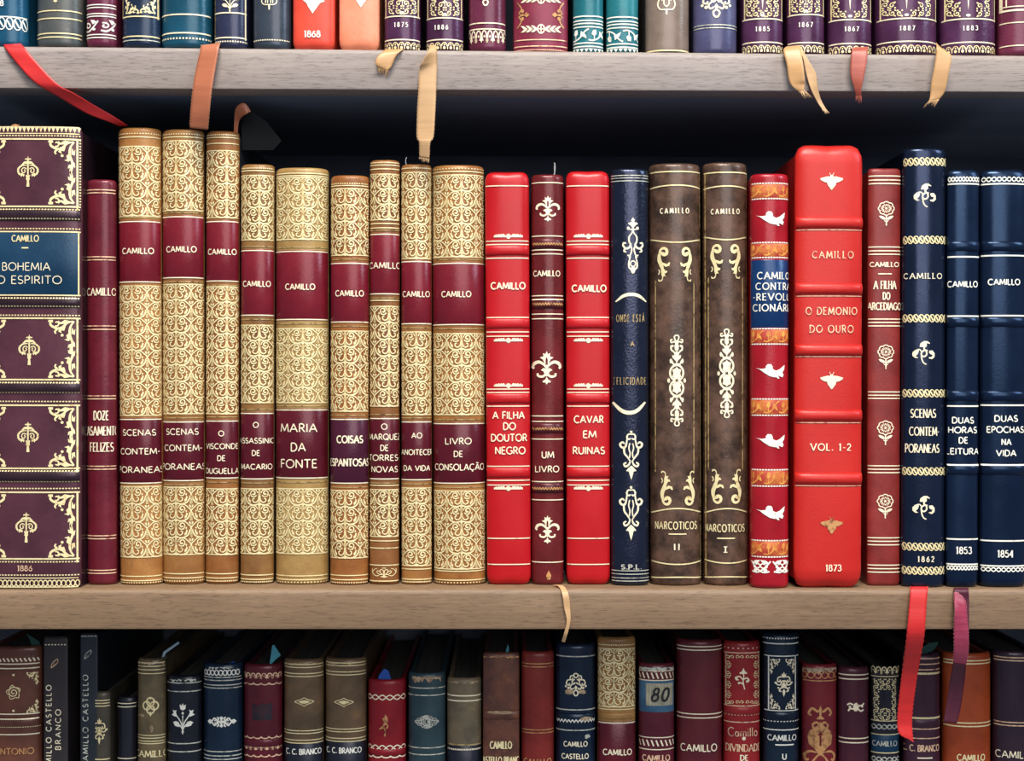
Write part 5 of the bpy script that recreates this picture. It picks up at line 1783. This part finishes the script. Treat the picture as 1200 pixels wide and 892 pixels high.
# ------------------------------------------------------------------ ribbon bookmarks
def ribbon(label, rows, mat, edge=None, fray=0, group='ribbon bookmarks', n=8, thick=0.00028, seed=1, sub=6, extra=(), into=None, part='ribbon'):
    """rows: (xl, yl, xr, yr, Yl, Yr): the ribbon's two edges in photo pixels, and their depths."""
    root = into or thing('ribbon_bookmark', label, 'ribbon', group)
    R = cat(rows, sub)
    pts = []
    for xl, yl, xr, yr, Yl, Yr in R:
        a, c = ray(xl, yl, Yl), ray(xr, yr, Yr)
        A, C = Vector((a[0], Yl, a[1])), Vector((c[0], Yr, c[1]))
        pts.append([A.lerp(C, k / n) for k in range(n + 1)])
    if not into:
        root.location = pts[0][n // 2]
    verts, faces = [], []
    w, m = n + 1, len(pts)
    for side in (0, 1):
        for i, row in enumerate(pts):
            t = pts[min(m - 1, i + 1)][0] - pts[max(0, i - 1)][0]
            nor = t.cross(row[-1] - row[0])
            nor = nor.normalized() if nor.length > 1e-12 else Vector((0, -1, 0))
            for k, q in enumerate(row):
                verts.append(tuple(q + nor * (thick * (0.5 - side)) - root.location))
    o2 = m * w
    for i in range(m - 1):
        for k in range(n):
            f = (i * w + k, i * w + k + 1, (i + 1) * w + k + 1, (i + 1) * w + k)
            faces.append(f)
            faces.append(tuple(o2 + v for v in reversed(f)))
        for k, flip in ((0, False), (n, True)):
            f = (i * w + k, (i + 1) * w + k, o2 + (i + 1) * w + k, o2 + i * w + k)
            faces.append(tuple(reversed(f)) if flip else f)
    for i, flip in ((0, True), (m - 1, False)):
        for k in range(n):
            f = (i * w + k, i * w + k + 1, o2 + i * w + k + 1, o2 + i * w + k)
            faces.append(tuple(reversed(f)) if flip else f)
    mesh_obj(part, verts, faces, mat, root)
    for nm, rr, mm in extra:
        ribbon(None, rr, mm, into=root, part=nm, sub=sub, thick=thick)
    if edge:
        v, f = [], []
        for side in (0, n):
            acc = 0.0
            for i in range(m - 1):
                acc += (pts[i + 1][side] - pts[i][side]).length
                if acc > 0.0009:
                    acc = 0
                    q = pts[i][side]
                    out = (pts[i][side] - pts[i][n // 2]).normalized() * 0.00012
                    b0 = len(v)
                    for dx, dy, dz in ((-1, 0, 0), (1, 0, 0), (0, -1, 0), (0, 1, 0), (0, 0, -1), (0, 0, 1)):
                        v.append(tuple(q + out + Vector((dx, dy, dz)) * 0.00023 - root.location))
                    for tri in ((0, 2, 5), (2, 1, 5), (1, 3, 5), (3, 0, 5), (2, 0, 4), (1, 2, 4), (3, 1, 4), (0, 3, 4)):
                        f.append(tuple(b0 + t_ for t_ in tri))
        mesh_obj('stitched_edge', v, f, edge, root)
    if fray:
        rnd = random.Random(seed)
        v, f = [], []
        last, prev = pts[-1], pts[-4]
        d = (last[n // 2] - prev[n // 2]).normalized()
        for k in range(14):
            t = (k + .5) / 14
            q = last[0].lerp(last[-1], t)
            L = fray * S * rnd.uniform(0.35, 1.0)
            dev = Vector((rnd.uniform(-.35, .35), rnd.uniform(-.3, .1), 0))
            e = q + (d + dev) * L
            h = Vector((0.00028, 0, 0))
            y = Vector((0, 0.0001, 0))
            b0 = len(v)
            v += [tuple(p_ - root.location) for p_ in (q - h - y, q + h - y, q + y, e)]
            f += [(b0, b0 + 1, b0 + 3), (b0 + 1, b0 + 2, b0 + 3), (b0 + 2, b0, b0 + 3), (b0, b0 + 2, b0 + 1)]
        mesh_obj('frayed_end', v, f, mat, root, smooth=False)
    return root


def satin(name, c, c2=None, rough=0.42):
    return plain(name, c, rough, c2 or tuple(v * 0.90 for v in c), 420, spec=0.5, stretch=(0.12, 0.3, 1), bump=0.12, sharp=0.1)


F0 = YF - 0.0012
R_RED = satin('ribbon_red', (206, 40, 38))
R_RUST = satin('ribbon_rust', (184, 108, 74))
R_BUFF = satin('ribbon_buff', (206, 158, 104))
R_CREAM = satin('ribbon_cream', (206, 164, 116))
R_ROSE = satin('ribbon_rose', (168, 66, 88), (136, 44, 66), 0.25)
R_WINE = satin('ribbon_wine', (84, 30, 46))
E_PALE = plain('stitch_pale', (230, 184, 150), 0.8)
E_RED = plain('stitch_red', (236, 96, 88), 0.8)
E_ROSE = plain('stitch_rose', (226, 140, 150), 0.8)

ribbon('long bright red ribbon slanting across the upper shelf edge', [
    (4, 52, 24, 51, YF + .004, YF + .004), (6, 56, 28, 55, F0, F0), (16, 70, 44, 74, F0 - .001, F0 - .002), (40, 96, 68, 99, F0 - .002, F0 - .002),
    (68, 113, 88, 110, F0 + .002, F0 + .001), (100, 132, 112, 124, -.001, -.001), (128, 143, 136, 138, .005, .005), (141, 148.5, 150, 147.5, .010, .010)], R_RED)
ribbon('orange stitched ribbon over the upper shelf edge, touching the second tan book', [
    (236, 53, 257, 51, YF + .004, YF + .004), (235.5, 56, 257, 54, F0 - .0006, F0 - .002), (230, 80, 252, 82, F0 - .001, F0 - .003), (226, 104, 248, 106, F0 - .001, F0 - .003), (223.5, 130, 245.5, 130, F0 + .001, F0 - .001), (222.5, 150, 243.5, 152, F0 + .004, F0 + .003)], R_RUST, E_PALE)
ribbon('small folded orange ribbon sticking out of the third tan book', [
    (274, 158, 278.5, 158, .012, .012), (274.5, 142, 280, 143, .010, .010), (276, 128, 285, 136, .006, .006), (281, 122, 289, 133.5, .004, .004), (287, 121, 292, 131.5, .004, .004), (292, 127, 294, 131, .004, .004)], R_RUST)
ribbon('short buff ribbon stub with frayed end, beneath the 1875 book', [
    (452, 58, 474, 57.5, YF + .004, YF + .004), (449, 60.5, 471, 59, F0, F0), (442, 67, 464, 66, F0 - .002, F0 - .001), (440, 75, 459, 78, F0 - .002, F0 - .001), (443, 79, 455, 82, F0 - .001, F0 - .001)], R_BUFF, fray=12, seed=3)
ribbon('long pale ribbon hanging past the upper shelf edge to the slim tan book', [
    (505, 53, 511, 54, F0 + .004, F0 + .003), (502, 60, 511.5, 58, F0 - .004, F0 - .001), (494, 74, 512, 70, F0 - .004, F0 - .001), (491.5, 82, 512, 80, F0 - .002, F0 - .001), (490.5, 105, 511, 106, F0 - .001, F0 - .001), (489, 130, 510, 130, F0, F0 - .001), (488.5, 160, 508, 160, F0 + .001, F0), (491.5, 167, 504, 167, F0 + .001, F0), (491.5, 184, 503, 186, F0 + .003, F0 + .002)], R_CREAM, E_PALE, fray=6, seed=4)
ribbon('broad pale ribbon end over the upper shelf, the shorter of a crossed pair', [
    (921, 55, 937, 53, F0 + .003, F0 + .003), (918, 60, 938, 56, F0 - .001, F0 - .002), (922, 76, 941, 74, F0 - .003, F0 - .005), (924, 92, 943, 92, F0 - .003, F0 - .005), (928, 101, 943, 99, F0 - .003, F0 - .004), (936, 107, 942, 105, F0 - .003, F0 - .004)], R_BUFF, fray=12, seed=5)
ribbon('narrow pale ribbon end, the longer of a crossed pair on the upper shelf', [
    (936, 58, 940, 57, F0 + .001, F0 + .001), (941, 68, 948, 72, F0 - .001, F0 - .001), (944, 84, 956, 86, F0 - .001, F0 - .001), (950, 104, 958, 102, F0 - .001, F0), (958, 120, 962, 117, F0 + .001, F0 + .002), (963, 127, 968, 128, F0 + .001, F0 + .002)], R_CREAM, fray=9, seed=6)
ribbon('short rust ribbon tapering over the upper shelf edge', [
    (999, 56, 1017, 55, F0 + .003, F0 + .003), (998, 60, 1017, 58, F0 - .002, F0 - .002), (996.5, 76, 1015.5, 74, F0 - .003, F0 - .004), (997, 90, 1012, 92, F0 - .003, F0 - .004), (1001, 104, 1009.5, 104, F0 - .002, F0 - .003), (1003, 112, 1009, 112, F0 - .001, F0 - .002)], satin('ribbon_brick', (176, 92, 70), (150, 62, 50)), fray=12, seed=7)
ribbon('buff ribbon folded over the upper shelf edge under the wide 1887 book', [
    (1097, 50, 1101, 55, YF + .003, YF + .003), (1097.5, 54, 1108, 60, F0 - .003, F0 - .003), (1097, 64, 1115, 66, F0 - .004, F0 - .005), (1094.5, 80, 1112.5, 82, F0 - .004, F0 - .005), (1091.5, 96, 1109.5, 98, F0 - .003, F0 - .004), (1090, 112, 1107, 108, F0 - .002, F0 - .003), (1089, 117, 1101, 116, F0 - .002, F0 - .002)], R_BUFF, fray=12, seed=8)
ribbon('thin pale ribbon hanging over the lower shelf edge below the brown-red book', [
    (648, 685.5, 654, 685.5, -.001, -.001), (655, 688, 661, 687.5, YF + .002, YF + .002), (659, 698, 666, 696, F0 - .001, F0 - .001), (661, 712, 668, 712, F0 - .001, F0 - .001), (664, 728, 668.5, 728, F0 - .001, F0 - .001), (661, 742, 665, 743, F0, F0), (658, 752, 662, 753, F0 + .003, F0 + .003)], R_CREAM)
ribbon('long bright red ribbon hanging from the lower shelf over the dark purple book', [
    (1067, 687.5, 1087, 687.5, -.004, -.004), (1067, 691, 1087, 691, F0, F0), (1065.5, 710, 1085.5, 710, F0 - .0015, F0 - .0015), (1062.5, 745, 1083, 745, F0 - .001, F0 - .001), (1057.5, 785, 1076, 785, .001, .001), (1054, 815, 1071.5, 815, .006, .006), (1051.5, 845, 1068.5, 845, .009, .009), (1054, 860, 1069.5, 862, .009, .009), (1064, 866, 1070.5, 870, .009, .009)], R_RED, E_RED)
ribbon('twisted rose pink ribbon hanging from the lower shelf over the orange-brown book', [
    (1118, 694, 1122, 694, F0 - .0004, F0 - .0006), (1118, 702, 1131, 704, F0 - .001, F0 - .0015), (1119, 715, 1133, 722, F0 - .003, F0 - .002), (1118, 735, 1135, 745, F0 - .002, F0 - .001), (1118, 760, 1134.5, 764, F0 + .001, F0 + .002),
    (1117, 777, 1132, 779, F0 + .006, F0 + .006)], R_ROSE, E_ROSE, extra=(
    ('ribbon_fold', [(1118, 689, 1135, 689, -.004, -.004), (1117.5, 692, 1135, 692, F0, F0), (1120, 703, 1135.5, 702, F0 + .0004, F0 + .0004), (1125, 715, 1135.5, 716, F0 + .0004, F0 + .0004), (1130, 730, 1135.5, 732, F0 + .0004, F0 + .0004), (1134, 742, 1135.5, 744, F0 + .0004, F0 + .0004)], R_WINE),
    ('ribbon_tail', [(1117, 777, 1132, 779, F0 + .0062, F0 + .0062), (1113, 800, 1130, 800, .006, .007), (1109, 826, 1126, 828, .0092, .0105), (1106, 846, 1121, 848, .0100, .0112)], R_WINE)))


# ------------------------------------------------------------------ paper slips tucked into the books of the lower row
def slip(label, outline, Y, mat, name='paper_slip', cat_='bookmark', group='paper slips in the books', lean=0.0):
    """A folded scrap of paper: outline in photo pixels, leaning back by lean metres of depth per metre of height."""
    z0 = min(ray(0, y, Y)[1] for x, y in outline)
    P = []
    for x, y in outline:
        yy = Y
        for _ in range(3):
            yy = Y + lean * (ray(x, y, yy)[1] - z0)
        q = ray(x, y, yy)
        P.append(Vector((q[0], yy, q[1])))
    c = sum(P, Vector()) / len(P)
    tris = geometry.tessellate_polygon([[Vector((p.x, p.z, 0)) for p in P]])
    k = len(P)
    v = [tuple(p - c) for p in P] + [tuple(p + Vector((0, 0.0003, 0)) - c) for p in P]
    f = []
    for t in tris:
        a, b_, d = (P[i] for i in t)
        if (b_.x - a.x) * (d.z - a.z) - (b_.z - a.z) * (d.x - a.x) < 0:
            t = tuple(reversed(t))
        f.append(tuple(t))
        f.append(tuple(k + i for i in reversed(t)))
    for i in range(k):
        f.append((i, (i + 1) % k, (i + 1) % k + k, i + k))
    o = mesh_obj(name, v, f, mat, None, smooth=False)
    o.location = c
    o['label'], o['category'], o['group'] = label, cat_, group
    return o


SL_TEAL = plain('paper_teal', (88, 176, 196), 0.7)
SL_BLUE = plain('paper_blue', (40, 96, 204), 0.7)
SL_PALE = plain('paper_pale', (176, 206, 220), 0.7)
SL_GREEN = plain('paper_green', (50, 92, 88), 0.8)
YS = YL + 0.0125
slip('pale bent slip of paper at the head of the stained olive book', [(188, 776), (191.5, 764), (209, 752), (210.5, 754), (194, 766), (191, 777)], YS, SL_PALE, lean=0.3)
slip('teal triangle of paper at the head of the burgundy book', [(315.5, 781), (319, 757), (321, 755.5), (329, 768), (322, 774)], YS, SL_TEAL)
slip('bright blue slip of paper at the head of the crimson swallow book', [(442, 801), (444, 792), (450, 784), (455, 786), (459, 798), (456, 801)], YS, SL_BLUE, lean=0.2)
slip('tiny cyan paper tip on the scuffed brown book', [(591.5, 768), (593, 762), (595.5, 755), (596.5, 762), (595.5, 768)], YS, SL_TEAL)
slip('dark green paper corner behind the long red ribbon', [(1074, 771), (1081, 759), (1088, 754), (1100, 752.5), (1096, 760), (1085, 769), (1080, 771)], YS, SL_GREEN)
slip('dark green paper corner on the brown rosette book', [(30, 742), (34, 748), (37, 756), (44, 758), (48, 758), (46, 752)], YS, SL_GREEN)
slip('blue paper scrap at the head of the dark blue spray book', [(263, 783), (268, 777), (275, 775), (277, 781), (272, 784)], YS, SL_BLUE)
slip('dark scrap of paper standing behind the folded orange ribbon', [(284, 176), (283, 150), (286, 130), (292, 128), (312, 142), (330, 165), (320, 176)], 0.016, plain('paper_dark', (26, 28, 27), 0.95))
